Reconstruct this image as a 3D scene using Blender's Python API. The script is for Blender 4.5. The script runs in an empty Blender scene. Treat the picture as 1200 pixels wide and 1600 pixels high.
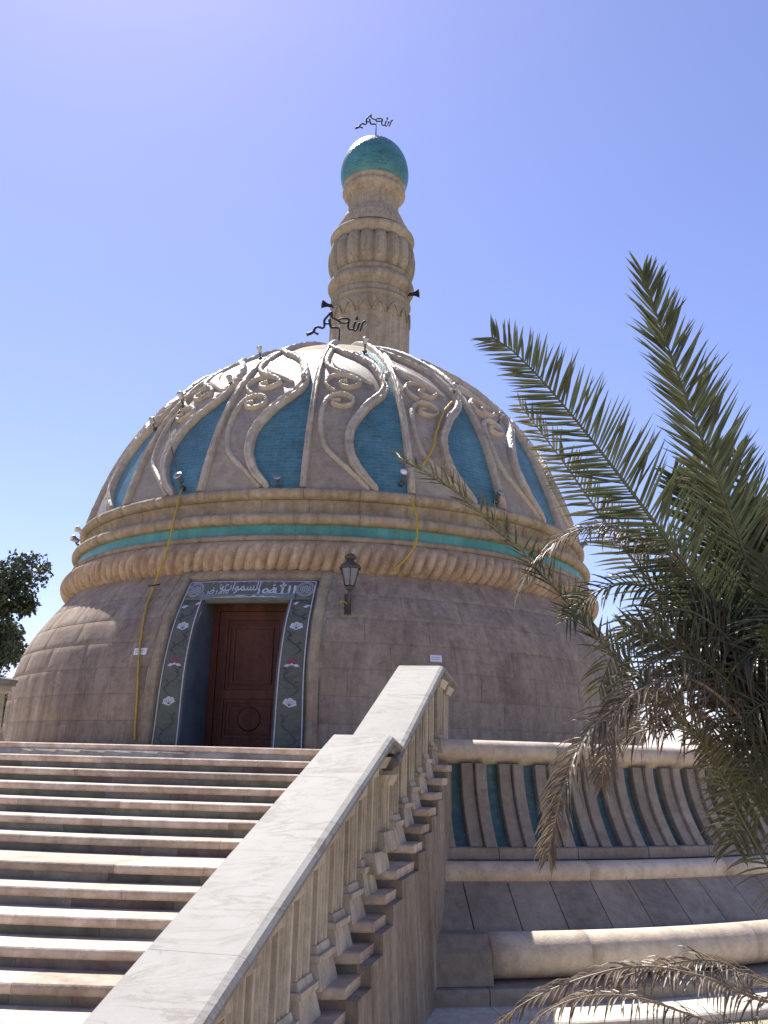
import bpy, math, random
from mathutils import Vector, Matrix
random.seed(7)
PI = math.pi
rad = math.radians
SC = bpy.context.scene
COL = SC.collection

# ------------------------------------------------------------------ camera
CAM_POS = Vector((0.0, -21.971, -0.1293))
PITCH, ROLL, YAW, FPX = 0.2628, 0.026, 0.0525, 1450.0      # focal length in pixels of a 1200 x 1600 frame
_f = Vector((0, math.cos(PITCH), math.sin(PITCH)))
_u = Vector((0, -math.sin(PITCH), math.cos(PITCH)))
_r = Vector((1, 0, 0))
_z = Matrix.Rotation(-YAW, 3, 'Z')
_f, _u, _r = _z @ _f, _z @ _u, _z @ _r
CR = _r * math.cos(ROLL) + _u * math.sin(ROLL)
CU = _u * math.cos(ROLL) - _r * math.sin(ROLL)
CF = _f
cam = bpy.data.cameras.new('camera')
cam.sensor_fit = 'VERTICAL'
cam.sensor_height = 36.0
cam.lens = FPX / 1600.0 * 36.0
cam.clip_start = 0.05
cam.clip_end = 6000
co = bpy.data.objects.new('camera', cam)
COL.objects.link(co)
m = Matrix((CR, CU, -CF)).transposed().to_4x4()
m.translation = CAM_POS
co.matrix_world = m
SC.camera = co

# ------------------------------------------------------------------ sky and sun
SUN_EL, SUN_AZ = rad(57.0), rad(21.0)          # azimuth: degrees to the left of straight away from the camera
wd = bpy.data.worlds.new('World')
SC.world = wd
wd.use_nodes = True
nt = wd.node_tree
nt.nodes.clear()
wo = nt.nodes.new('ShaderNodeOutputWorld')
bg = nt.nodes.new('ShaderNodeBackground')
sky = nt.nodes.new('ShaderNodeTexSky')
sky.sky_type = 'NISHITA'
sky.sun_disc = False
sky.sun_elevation = SUN_EL
sky.sun_rotation = -SUN_AZ
sky.altitude = 0
sky.air_density = 1.0
sky.dust_density = 0.32
sky.ozone_density = 5.5
tint = nt.nodes.new('ShaderNodeMix')
tint.data_type = 'RGBA'
tint.blend_type = 'MULTIPLY'
tint.inputs[0].default_value = 1.0
tint.inputs[7].default_value = (1.15, 0.92, 1.04, 1)
nt.links.new(sky.outputs[0], tint.inputs[6])
nt.links.new(tint.outputs[2], bg.inputs[0])
bg.inputs[1].default_value = 0.090
nt.links.new(bg.outputs[0], wo.inputs[0])
sl = bpy.data.lights.new('sun', 'SUN')
sl.energy = 5.0
sl.angle = rad(0.5)
sl.color = (1.0, 0.95, 0.87)
so = bpy.data.objects.new('sun', sl)
COL.objects.link(so)
SUN_DIR = Vector((-math.sin(SUN_AZ) * math.cos(SUN_EL), math.cos(SUN_AZ) * math.cos(SUN_EL), math.sin(SUN_EL)))
so.rotation_euler = SUN_DIR.to_track_quat('Z', 'Y').to_euler()
so.location = (-10, 30, 40)
SC.view_settings.view_transform = 'Standard'
SC.view_settings.look = 'None'
SC.view_settings.gamma = 1.0
SC.view_settings.exposure = 1.0
SC.view_settings.use_curve_mapping = False
SC.cycles.max_bounces = 6

# ------------------------------------------------------------------ materials
def nodes(name):
    mt = bpy.data.materials.new(name)
    mt.use_nodes = True
    t = mt.node_tree
    b = t.nodes['Principled BSDF']
    return mt, t, b

def N(t, kind, **kw):
    n = t.nodes.new(kind)
    for k, v in kw.items():
        setattr(n, k, v)
    return n

def ramp(t, fac, stops):
    r = N(t, 'ShaderNodeValToRGB')
    els = r.color_ramp.elements
    while len(els) < len(stops):
        els.new(0.5)
    for e, (p, c) in zip(els, stops):
        e.position = p
        e.color = (c[0], c[1], c[2], 1) if not isinstance(c, (int, float)) else (c, c, c, 1)
    t.links.new(fac, r.inputs[0])
    return r.outputs[0]

def mixc(t, blend, fac, a, b):
    n = N(t, 'ShaderNodeMix', data_type='RGBA', blend_type=blend)
    for sock, v in ((0, fac), (6, a), (7, b)):
        if isinstance(v, (int, float)):
            n.inputs[sock].default_value = v
        elif isinstance(v, tuple):
            n.inputs[sock].default_value = (v[0], v[1], v[2], 1)
        else:
            t.links.new(v, n.inputs[sock])
    return n.outputs[2]

def noise(t, coord, scale, detail=5.0, rough=0.6, dist=0.0):
    n = N(t, 'ShaderNodeTexNoise')
    n.inputs['Scale'].default_value = scale
    n.inputs['Detail'].default_value = detail
    n.inputs['Roughness'].default_value = rough
    n.inputs['Distortion'].default_value = dist
    t.links.new(coord, n.inputs['Vector'])
    return n.outputs[0]

def bump(t, b, h, strength, dist):
    n = N(t, 'ShaderNodeBump')
    n.inputs['Strength'].default_value = strength
    n.inputs['Distance'].default_value = dist
    t.links.new(h, n.inputs['Height'])
    t.links.new(n.outputs[0], b.inputs['Normal'])

def stone(name, ca, cb, cc, scale=1.2, rough=0.85, bstr=0.5, vary=0.25, streak=False, spots=0.0, spec=0.22):
    """weathered stone: three tones mixed by noise, a tone of its own for each piece, fine grain"""
    mt, t, b = nodes(name)
    ca, cb, cc = [(c[0] * 0.865, c[1] * 0.88, c[2] * 0.81) for c in (ca, cb, cc)]
    oi = N(t, 'ShaderNodeObjectInfo')
    geo = N(t, 'ShaderNodeNewGeometry')
    vec = N(t, 'ShaderNodeMapping')
    t.links.new(geo.outputs['Position'], vec.inputs[0])
    if streak:
        vec.inputs['Scale'].default_value = (1.6, 1.6, 0.16)
    n1 = noise(t, vec.outputs[0], scale, 6, 0.62, 0.6)
    col = ramp(t, n1, [(0.30, ca), (0.52, cb), (0.75, cc)])
    n2 = noise(t, geo.outputs['Position'], 9.0, 6, 0.7)
    col = mixc(t, 'MULTIPLY', 1.0, col, ramp(t, n2, [(0.25, 0.72), (0.6, 1.08)]))
    n6 = noise(t, geo.outputs['Position'], 1.7, 9, 0.72, 0.8)
    col = mixc(t, 'MULTIPLY', 1.0, col, ramp(t, n6, [(0.32, (0.80, 0.78, 0.76)), (0.50, (1.0, 1.0, 1.0)), (0.74, (1.08, 1.07, 1.06))]))
    rv = ramp(t, oi.outputs['Random'], [(0.0, 1.0 - vary), (0.5, 1.0), (1.0, 1.0 + vary * 0.6)])
    col = mixc(t, 'MULTIPLY', 1.0, col, rv)
    if streak:
        v2 = N(t, 'ShaderNodeMapping')
        v2.inputs['Scale'].default_value = (4.5, 4.5, 0.28)
        t.links.new(geo.outputs['Position'], v2.inputs[0])
        n5 = noise(t, v2.outputs[0], 1.6, 6, 0.65, 0.3)
        col = mixc(t, 'MULTIPLY', 1.0, col, ramp(t, n5, [(0.28, (0.76, 0.73, 0.70)), (0.5, (0.98, 0.97, 0.96)), (0.72, (1.12, 1.12, 1.12))]))
    if spots:
        n4 = noise(t, geo.outputs['Position'], 3.2, 8, 0.75, 1.2)
        col = mixc(t, 'MIX', ramp(t, n4, [(0.60, 0.0), (0.72, spots)]), col, (0.62, 0.58, 0.52))
    t.links.new(col, b.inputs['Base Color'])
    b.inputs['Roughness'].default_value = rough
    b.inputs['Specular IOR Level'].default_value = spec
    n3 = noise(t, geo.outputs['Position'], 42.0, 5, 0.7)
    hh = mixc(t, 'ADD', 0.6, n3, n2)
    bump(t, b, hh, bstr, 0.012)
    return mt

def plain(name, c, rough=0.6, metal=0.0, var=0.15, scale=8.0, bstr=0.2):
    mt, t, b = nodes(name)
    geo = N(t, 'ShaderNodeNewGeometry')
    n1 = noise(t, geo.outputs['Position'], scale, 5, 0.6)
    lo = tuple(x * (1 - var) for x in c)
    hi = tuple(min(1, x * (1 + var)) for x in c)
    t.links.new(ramp(t, n1, [(0.3, lo), (0.7, hi)]), b.inputs['Base Color'])
    b.inputs['Roughness'].default_value = rough
    b.inputs['Metallic'].default_value = metal
    bump(t, b, n1, bstr, 0.004)
    return mt

def marble(name, base, vein, dirt, rough=0.6):
    mt, t, b = nodes(name)
    geo = N(t, 'ShaderNodeNewGeometry')
    oi = N(t, 'ShaderNodeObjectInfo')
    mp = N(t, 'ShaderNodeMapping')
    mp.inputs['Rotation'].default_value = (0.2, 0.5, 0.5)
    mp.inputs['Scale'].default_value = (0.7, 2.4, 1.6)
    t.links.new(geo.outputs['Position'], mp.inputs[0])
    n1 = noise(t, mp.outputs[0], 1.4, 9, 0.66, 2.2)
    v = ramp(t, n1, [(0.44, 0.0), (0.498, 1.0), (0.55, 0.0)])
    n2 = noise(t, geo.outputs['Position'], 2.0, 5, 0.6)
    msk = mixc(t, 'MULTIPLY', 1.0, v, ramp(t, n2, [(0.38, 0.0), (0.58, 0.95)]))
    col = mixc(t, 'MIX', msk, base, vein)
    n3 = noise(t, geo.outputs['Position'], 5.0, 8, 0.7)
    col = mixc(t, 'MIX', ramp(t, n3, [(0.45, 0.0), (0.75, 0.55)]), col, dirt)
    col = mixc(t, 'MULTIPLY', 1.0, col, ramp(t, oi.outputs['Random'], [(0, 0.90), (1, 1.04)]))
    t.links.new(col, b.inputs['Base Color'])
    b.inputs['Roughness'].default_value = rough
    b.inputs['Specular IOR Level'].default_value = 0.15
    n4 = noise(t, geo.outputs['Position'], 60, 4, 0.7)
    bump(t, b, mixc(t, 'ADD', 1.0, n4, n3), 0.25, 0.005)
    return mt

def tile(name, c1, c2, mortar, bw, bh, rough=0.32, bstr=0.4):
    """small glazed tiles in courses; uses the UV map (metres along and up the surface)"""
    mt, t, b = nodes(name)
    uv = N(t, 'ShaderNodeUVMap')
    br = N(t, 'ShaderNodeTexBrick')
    br.inputs['Scale'].default_value = 1.0
    br.inputs['Brick Width'].default_value = bw
    br.inputs['Row Height'].default_value = bh
    br.inputs['Mortar Size'].default_value = 0.009
    br.inputs['Mortar Smooth'].default_value = 0.3
    br.inputs['Bias'].default_value = -0.1
    br.inputs['Color1'].default_value = (*c1, 1)
    br.inputs['Color2'].default_value = (*c2, 1)
    br.inputs['Mortar'].default_value = (*mortar, 1)
    t.links.new(uv.outputs[0], br.inputs['Vector'])
    geo = N(t, 'ShaderNodeNewGeometry')
    n1 = noise(t, geo.outputs['Position'], 1.3, 6, 0.65)
    col = mixc(t, 'MULTIPLY', 1.0, br.outputs[0], ramp(t, n1, [(0.3, 0.62), (0.7, 1.2)]))
    n2 = noise(t, geo.outputs['Position'], 7.0, 7, 0.75)
    col = mixc(t, 'MIX', ramp(t, n2, [(0.52, 0.0), (0.78, 0.5)]), col, (0.26, 0.31, 0.31))
    t.links.new(col, b.inputs['Base Color'])
    t.links.new(ramp(t, n2, [(0.3, rough), (0.8, rough + 0.25)]), b.inputs['Roughness'])
    inv = N(t, 'ShaderNodeMath', operation='SUBTRACT')
    inv.inputs[0].default_value = 1.0
    t.links.new(br.outputs['Fac'], inv.inputs[1])
    ad = N(t, 'ShaderNodeMath', operation='MULTIPLY_ADD')
    t.links.new(n2, ad.inputs[0])
    ad.inputs[1].default_value = 0.6
    t.links.new(inv.outputs[0], ad.inputs[2])
    bump(t, b, ad.outputs[0], bstr, 0.006)
    return mt

def leafmat(name, c1, c2, rough=0.5, trans=0.25):
    mt, t, b = nodes(name)
    geo = N(t, 'ShaderNodeNewGeometry')
    n1 = noise(t, geo.outputs['Position'], 5.0, 3, 0.6)
    col = ramp(t, n1, [(0.3, c1), (0.7, c2)])
    t.links.new(col, b.inputs['Base Color'])
    b.inputs['Roughness'].default_value = rough
    tr = N(t, 'ShaderNodeBsdfTranslucent')
    t.links.new(col, tr.inputs[0])
    mx = N(t, 'ShaderNodeMixShader')
    mx.inputs[0].default_value = trans
    t.links.new(b.outputs[0], mx.inputs[1])
    t.links.new(tr.outputs[0], mx.inputs[2])
    t.links.new(mx.outputs[0], t.nodes['Material Output'].inputs[0])
    return mt

M = {}
M['wall'] = stone('wall_sandstone', (0.29, 0.22, 0.19), (0.38, 0.295, 0.245), (0.45, 0.375, 0.31), 1.1, vary=0.06, streak=True, spots=0.35)
M['mortar'] = stone('pale_mortar', (0.30, 0.25, 0.21), (0.44, 0.38, 0.33), (0.62, 0.57, 0.5), 2.5, vary=0)
M['mould'] = stone('moulding_sandstone', (0.30, 0.23, 0.17), (0.40, 0.32, 0.24), (0.48, 0.41, 0.32), 1.6, vary=0.1, streak=True)
M['rope'] = stone('rope_sandstone', (0.38, 0.26, 0.18), (0.52, 0.38, 0.28), (0.62, 0.50, 0.39), 2.4, vary=0, streak=True)
M['dome'] = stone('dome_sandstone', (0.30, 0.24, 0.19), (0.39, 0.32, 0.255), (0.47, 0.40, 0.33), 1.3, vary=0.12, spots=0.15, rough=0.5, spec=0.6)
M['rib'] = stone('carved_sandstone', (0.41, 0.335, 0.27), (0.52, 0.435, 0.355), (0.60, 0.52, 0.43), 2.0, vary=0.1, rough=0.5, spec=0.6)
M['minaret'] = stone('minaret_sandstone', (0.285, 0.24, 0.20), (0.365, 0.315, 0.27), (0.42, 0.375, 0.325), 0.9, vary=0.12, streak=True)
M['slab'] = stone('slab_sandstone', (0.27, 0.225, 0.20), (0.34, 0.285, 0.25), (0.41, 0.35, 0.305), 1.0, vary=0.1)
M['roll'] = stone('roll_sandstone', (0.58, 0.46, 0.37), (0.70, 0.57, 0.47), (0.78, 0.68, 0.58), 1.2, vary=0.12, spots=0.3, rough=0.6, spec=0.45)
M['side'] = stone('stained_sandstone', (0.27, 0.215, 0.175), (0.38, 0.31, 0.26), (0.50, 0.46, 0.42), 2.6, vary=0.1, streak=True, spots=0.35)
M['balus'] = stone('baluster_stone', (0.47, 0.405, 0.34), (0.60, 0.52, 0.44), (0.68, 0.61, 0.53), 2.2, vary=0.12, streak=True)
M['coping'] = marble('coping_marble', (0.265, 0.255, 0.24), (0.15, 0.13, 0.115), (0.19, 0.175, 0.16))
M['tread'] = stone('tread_stone', (0.44, 0.33, 0.27), (0.62, 0.49, 0.415), (0.78, 0.66, 0.58), 3.4, rough=0.7, vary=0.3, bstr=0.5, spec=0.3)
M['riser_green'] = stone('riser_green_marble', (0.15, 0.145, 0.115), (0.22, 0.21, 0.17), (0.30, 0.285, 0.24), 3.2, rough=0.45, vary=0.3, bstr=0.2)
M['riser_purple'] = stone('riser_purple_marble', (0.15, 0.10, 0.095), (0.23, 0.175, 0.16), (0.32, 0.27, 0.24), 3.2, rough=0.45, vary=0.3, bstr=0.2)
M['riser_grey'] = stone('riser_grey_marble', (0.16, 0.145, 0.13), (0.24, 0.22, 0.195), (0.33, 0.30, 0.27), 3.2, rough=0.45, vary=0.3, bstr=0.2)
M['paving'] = stone('terrace_paving', (0.48, 0.40, 0.33), (0.58, 0.50, 0.42), (0.66, 0.59, 0.5), 0.9, vary=0.05)
M['ledge'] = stone('ledge_limestone', (0.58, 0.50, 0.45), (0.68, 0.61, 0.56), (0.75, 0.70, 0.65), 1.6, vary=0.06, rough=0.6, spec=0.4)
M['soil'] = stone('dry_ground', (0.36, 0.29, 0.23), (0.47, 0.39, 0.31), (0.54, 0.47, 0.38), 0.6, vary=0, bstr=0.8)
M['teal'] = tile('teal_tile', (0.042, 0.160, 0.205), (0.062, 0.205, 0.250), (0.13, 0.20, 0.22), 0.22, 0.075)
M['tealstrip'] = tile('teal_strip_tile', (0.035, 0.10, 0.105), (0.05, 0.13, 0.135), (0.07, 0.11, 0.11), 0.30, 0.085, 0.4)
M['tealband'] = tile('teal_band_tile', (0.055, 0.265, 0.24), (0.08, 0.32, 0.28), (0.12, 0.20, 0.19), 0.21, 0.30, 0.3)
M['tealball'] = tile('teal_ball_tile', (0.025, 0.165, 0.185), (0.045, 0.225, 0.24), (0.12, 0.20, 0.20), 0.22, 0.11, 0.3)
M['greenmarble'] = marble('grey_green_marble', (0.125, 0.135, 0.105), (0.08, 0.088, 0.068), (0.165, 0.175, 0.135), 0.4)
M['inlay'] = plain('white_inlay', (0.50, 0.51, 0.56), 0.5, var=0.15)
M['red'] = plain('red_inlay', (0.20, 0.05, 0.06), 0.5)
M['darkinlay'] = plain('dark_inlay', (0.045, 0.05, 0.05), 0.5)
M['wood'] = stone('door_wood', (0.085, 0.028, 0.018), (0.125, 0.042, 0.03), (0.17, 0.065, 0.045), 2.5, rough=0.5, vary=0.12, streak=True, bstr=0.3)
M['reveal'] = plain('reveal_slate', (0.10, 0.13, 0.16), 0.5, var=0.25, scale=3)
M['iron'] = plain('black_iron', (0.02, 0.02, 0.022), 0.5, 0.4)
M['lampmetal'] = plain('lamp_metal', (0.075, 0.065, 0.06), 0.55, 0.3)
M['glass'] = plain('lamp_glass', (0.16, 0.175, 0.21), 0.3, var=0.2)
M['yellow'] = plain('yellow_cable', (0.42, 0.28, 0.03), 0.6)
M['steel'] = plain('lamp_steel', (0.45, 0.46, 0.48), 0.28, 0.9)
M['darksteel'] = plain('bracket_steel', (0.08, 0.085, 0.09), 0.5, 0.4)
M['white'] = plain('white_plate', (0.72, 0.73, 0.76), 0.5, var=0.06)
M['plateprint'] = plain('plate_print', (0.30, 0.31, 0.36), 0.6)
M['palm'] = leafmat('palm_leaf', (0.055, 0.067, 0.030), (0.098, 0.112, 0.052), 0.36, 0.28)
M['palmdry'] = leafmat('palm_leaf_dry', (0.14, 0.105, 0.07), (0.23, 0.18, 0.125), 0.42, 0.32)
M['palmmix'] = leafmat('palm_leaf_fading', (0.10, 0.10, 0.045), (0.17, 0.158, 0.082), 0.4, 0.38)
M['rachis'] = plain('palm_rachis', (0.085, 0.085, 0.035), 0.4, scale=20)
M['rachisdry'] = plain('palm_rachis_dry', (0.27, 0.20, 0.13), 0.45, scale=20)
M['trunk'] = stone('palm_trunk', (0.12, 0.085, 0.055), (0.2, 0.145, 0.1), (0.27, 0.21, 0.15), 5, vary=0.2, bstr=1.0)
M['leafdark'] = leafmat('tree_leaf', (0.030, 0.048, 0.022), (0.065, 0.085, 0.04), 0.5, 0.2)
M['leafyellow'] = leafmat('bush_leaf', (0.08, 0.10, 0.025), (0.14, 0.15, 0.045), 0.5, 0.3)
M['bark'] = stone('tree_bark', (0.06, 0.045, 0.035), (0.1, 0.08, 0.06), (0.15, 0.12, 0.1), 6, vary=0.1, bstr=1.0)
M['grass'] = leafmat('grass_blade', (0.05, 0.09, 0.02), (0.10, 0.15, 0.04), 0.5, 0.3)

# ------------------------------------------------------------------ mesh helpers
LOC = {}
def origin(o):
    while o is not None:
        if o.name in LOC:
            return LOC[o.name]
        o = o.parent
    return Vector((0, 0, 0))

def thing(name, label, cat, loc=(0, 0, 0), group=None):
    o = bpy.data.objects.new(name, None)
    o.empty_display_size = 0.2
    COL.objects.link(o)
    o.location = loc
    LOC[o.name] = Vector(loc)
    o['label'] = label
    o['category'] = cat
    if group:
        o['group'] = group
    return o

def tag(o, label, cat, group=None):
    o['label'] = label
    o['category'] = cat
    if group:
        o['group'] = group
    return o

def mesh(name, V, F, mat, smooth=True, uv=None):
    me = bpy.data.meshes.new(name)
    me.from_pydata([tuple(v) for v in V], [], F)
    me.materials.append(mat)
    if smooth:
        me.polygons.foreach_set('use_smooth', [True] * len(me.polygons))
    if uv:
        l = me.uv_layers.new(name='UVMap')
        for lp in me.loops:
            l.data[lp.index].uv = uv[lp.vertex_index]
    me.update()
    return me

def add(name, V, F, mat, parent=None, smooth=True, uv=None, kind=None):
    """links one mesh object; V in world coordinates, shifted to its thing's origin"""
    o0 = origin(parent)
    if o0.length > 0:
        V = [Vector(v) - o0 for v in V]
    o = bpy.data.objects.new(name, mesh(name, V, F, mat, smooth, uv))
    COL.objects.link(o)
    o.parent = parent
    if kind:
        o['kind'] = kind
    return o

def inst(name, me, parent, rotz=0.0, loc=None, kind=None):
    o = bpy.data.objects.new(name, me)
    COL.objects.link(o)
    o.parent = parent
    o.rotation_euler = (0, 0, rotz)
    if loc is not None:
        o.location = loc
    return o

def join(*parts):
    V, F = [], []
    for v, f in parts:
        b = len(V)
        V += v
        F += [tuple(i + b for i in q) for q in f]
    return V, F

def spline(pts, n):
    """Catmull-Rom through the points (any dimension)"""
    pts = [Vector(p) for p in pts]
    P = [pts[0] * 2 - pts[1]] + pts + [pts[-1] * 2 - pts[-2]]
    seg = len(pts) - 1
    out = []
    for k in range(n):
        t = k / (n - 1) * seg
        i = min(int(t), seg - 1)
        s = t - i
        a, b, c, d = P[i], P[i + 1], P[i + 2], P[i + 3]
        out.append(0.5 * ((2 * b) + (c - a) * s + (2 * a - 5 * b + 4 * c - d) * s * s + (3 * b - a - 3 * c + d) * s ** 3))
    return out

def lathe(prof, n=96, a0=-PI, a1=PI, cx=0.0, cy=0.0, mod=None):
    """prof: (r, z) from bottom to top; azimuth 0 faces the camera (-Y), positive to +X"""
    closed = abs((a1 - a0) - 2 * PI) < 1e-6
    cols = n if closed else n + 1
    V, F, UV = [], [], []
    L = 0.0
    for j, (r, z) in enumerate(prof):
        if j:
            L += math.hypot(r - prof[j - 1][0], z - prof[j - 1][1])
        for i in range(cols):
            a = a0 + (a1 - a0) * i / n
            rr = r + (mod(j, a) if mod else 0.0)
            V.append((cx + rr * math.sin(a), cy - rr * math.cos(a), z))
            UV.append((a * max(r, 1.0), L))
    m_ = len(prof)
    for j in range(m_ - 1):
        for i in range(n):
            i2 = (i + 1) % cols
            F.append((j * cols + i, j * cols + i2, (j + 1) * cols + i2, (j + 1) * cols + i))
    return V, F, UV

def arcprof(cr, cz, r, a0, a1, n):
    """profile arc, angle 0 = outward, 90 = up, listed from a0 to a1 degrees"""
    return [(cr + r * math.cos(rad(a0 + (a1 - a0) * k / (n - 1))), cz + r * math.sin(rad(a0 + (a1 - a0) * k / (n - 1)))) for k in range(n)]

def tube(pts, radii, n=8, flat=1.0, nrm=None, cap=True):
    """tube along points; with nrm (list of normals) the section is flattened along the normal by `flat`"""
    pts = [Vector(p) for p in pts]
    if isinstance(radii, (int, float)):
        radii = [radii] * len(pts)
    V, F = [], []
    ref = None
    for i, p in enumerate(pts):
        t = (pts[min(i + 1, len(pts) - 1)] - pts[max(i - 1, 0)])
        if t.length < 1e-9:
            t = Vector((0, 0, 1))
        t.normalize()
        if nrm is not None:
            up = Vector(nrm[i]) - t * t.dot(Vector(nrm[i]))
        else:
            if ref is None:
                ref = Vector((0, 0, 1)) if abs(t.z) < 0.9 else Vector((1, 0, 0))
            up = ref - t * t.dot(ref)
        if up.length < 1e-6:
            up = t.orthogonal()
        up.normalize()
        if nrm is None:
            ref = up
        sd = t.cross(up)
        for k in range(n):
            a = 2 * PI * k / n
            V.append(p + sd * (math.cos(a) * radii[i]) + up * (math.sin(a) * radii[i] * flat))
    for i in range(len(pts) - 1):
        for k in range(n):
            k2 = (k + 1) % n
            F.append((i * n + k, i * n + k2, (i + 1) * n + k2, (i + 1) * n + k))
    if cap:
        F.append(tuple(range(n))[::-1])
        b = (len(pts) - 1) * n
        F.append(tuple(b + k for k in range(n)))
    return V, F

BAND = [(-1.0, -0.6), (-1.0, 0.35), (-0.82, 0.85), (-0.55, 1.0), (-0.12, 0.92), (0.12, 0.92), (0.55, 1.0), (0.82, 0.85), (1.0, 0.35), (1.0, -0.6)]
RIDGE = [(-1.0, -0.5), (-0.95, 0.1), (-0.6, 0.75), (-0.2, 1.0), (0.2, 1.0), (0.6, 0.75), (0.95, 0.1), (1.0, -0.5)]
def band(pts, width, height, nrm, sec):
    """carved band along points: section `sec` scaled to half-width and height, lying on the normals"""
    V, F = [], []
    n = len(sec)
    rj = random.Random(len(pts))
    for i, p in enumerate(pts):
        t = (pts[min(i + 1, len(pts) - 1)] - pts[max(i - 1, 0)]).normalized()
        up = (nrm[i] - t * t.dot(nrm[i])).normalized()
        sd = t.cross(up)
        w = width[i] if isinstance(width, list) else width
        h = height[i] if isinstance(height, list) else height
        for x, y in sec:
            V.append(p + sd * (x * w * rj.uniform(0.95, 1.05)) + up * (y * h * rj.uniform(0.93, 1.07)))
    for i in range(len(pts) - 1):
        for k in range(n - 1):
            F.append((i * n + k, (i + 1) * n + k, (i + 1) * n + k + 1, i * n + k + 1))
    F.append(tuple(range(n)))
    b = (len(pts) - 1) * n
    F.append(tuple(b + k for k in range(n))[::-1])
    return V, F

def boxv(x0, x1, y0, y1, z0, z1):
    V = [Vector(p) for p in ((x0, y0, z0), (x1, y0, z0), (x1, y1, z0), (x0, y1, z0), (x0, y0, z1), (x1, y0, z1), (x1, y1, z1), (x0, y1, z1))]
    F = [(0, 3, 2, 1), (4, 5, 6, 7), (0, 1, 5, 4), (1, 2, 6, 5), (2, 3, 7, 6), (3, 0, 4, 7)]
    return V, F

def xf(vf, fn):
    return [fn(v) for v in vf[0]], vf[1]

def pix(x, y, depth):
    """world point on the ray through a pixel of the 1200 x 1600 photograph at a depth in metres along the lens axis"""
    return CAM_POS + (CF + CR * ((x - 600) / FPX) - CU * ((y - 800) / FPX)) * depth

def interp(x, xs, ys):
    if x <= xs[0]:
        return ys[0]
    for i in range(len(xs) - 1):
        if x <= xs[i + 1]:
            return ys[i] + (ys[i + 1] - ys[i]) * (x - xs[i]) / (xs[i + 1] - xs[i])
    return ys[-1]

def structure(o):
    o['kind'] = 'structure'
    return o

GZ = -2.55
# ------------------------------------------------------------------ ground
gv, gf = [], []
rings = [0, 9, 12.5, 16, 20, 26, 40, 80, 200, 800, 3500]
for r in rings:
    for k in range(48):
        a = 2 * PI * k / 48
        gv.append((r * math.cos(a), r * math.sin(a), GZ + (random.uniform(-0.03, 0.03) if 14 < r < 100 else 0)))
for j in range(len(rings) - 1):
    for k in range(48):
        k2 = (k + 1) % 48
        gf.append((j * 48 + k, j * 48 + k2, (j + 1) * 48 + k2, (j + 1) * 48 + k))
structure(add('ground', gv, gf, M['soil']))

# ------------------------------------------------------------------ shrine: wall, mouldings
PHI = 0.277                       # azimuth of the stair axis, to the left
SO = Vector((-math.sin(PHI), -math.cos(PHI), 0))     # outwards down the stairs
SR = Vector((math.cos(PHI), -math.sin(PHI), 0))      # to the right when climbing
def SP(s, u, z):
    return SO * s + SR * u + Vector((0, 0, z))

TH = rad(13.5)                    # azimuth of the door
DO = Vector((-math.sin(TH), -math.cos(TH), 0))
DR = Vector((math.cos(TH), -math.sin(TH), 0))
BZ = [-0.05, 0.3, 0.95, 1.45, 2.03, 2.6, 2.95, 3.15]
BR = [7.0, 6.97, 6.94, 6.86, 6.66, 6.30, 6.03, 5.88]
_bs = spline([(a, b) for a, b in zip(BR, BZ)], 60)
_bz = [p[1] for p in _bs]
_br = [p[0] for p in _bs]
def bodyR(z):
    return interp(z, _bz, _br)

shrine = thing('domed_shrine', 'round sandstone shrine with a ribbed dome of teal tiles and scrolled stone', 'shrine')
wv, wf, wuv = lathe([(bodyR(z) - 0.012, z) for z in [-0.05 + 3.2 * k / 40 for k in range(41)]], 180)
DHALF = math.asin(1.50 / 6.6)
# the wall core is left open at the door
def inside_door(a, z):
    x = bodyR(z) * math.sin(a + TH)
    return abs(x) < 0.85 and abs(a + TH) < 0.6 and z < 2.62
core_f = []
for q in wf:
    c = sum((Vector(wv[i]) for i in q), Vector()) / 4
    a = math.atan2(c.x, -c.y)
    if not inside_door(a, c.z):
        core_f.append(q)
wall = add('wall', wv, core_f, M['mortar'], shrine)

def block(a0, a1, z0, z1, depth=0.06, na=5, nz=4, proud=0.0):
    """one wall block of the bell-shaped body, azimuth a0..a1, with its four edge faces and softened arrises"""
    V, F = [], []
    ea, ez = 0.004 / 6.6, 0.004
    As = [a0, a0 + ea] + [a0 + (a1 - a0) * k / na for k in range(1, na)] + [a1 - ea, a1]
    Zs = [z0, z0 + ez] + [z0 + (z1 - z0) * k / nz for k in range(1, nz)] + [z1 - ez, z1]
    for j, z in enumerate(Zs):
        for i, a in enumerate(As):
            edge = i in (0, len(As) - 1) or j in (0, len(Zs) - 1)
            r = bodyR(z) + proud - (0.002 if edge else 0.0)
            V.append((r * math.sin(a), -r * math.cos(a), z))
    c = len(As)
    for j in range(len(Zs) - 1):
        for i in range(c - 1):
            F.append((j * c + i, j * c + i + 1, (j + 1) * c + i + 1, (j + 1) * c + i))
    ring = [i for i in range(c)] + [j * c + c - 1 for j in range(1, len(Zs))] + [(len(Zs) - 1) * c + i for i in range(c - 2, -1, -1)] + [j * c for j in range(len(Zs) - 2, 0, -1)]
    n = len(ring)
    fr = len(V)
    V += [V[k] for k in ring]
    b = len(V)
    for k in ring:
        v = Vector(V[k])
        rr = math.hypot(v.x, v.y)
        V.append((v.x * (rr - depth) / rr, v.y * (rr - depth) / rr, v.z))
    for k in range(n):
        F.append((fr + (k + 1) % n, fr + k, b + k, b + (k + 1) % n))
    return V, F

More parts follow.
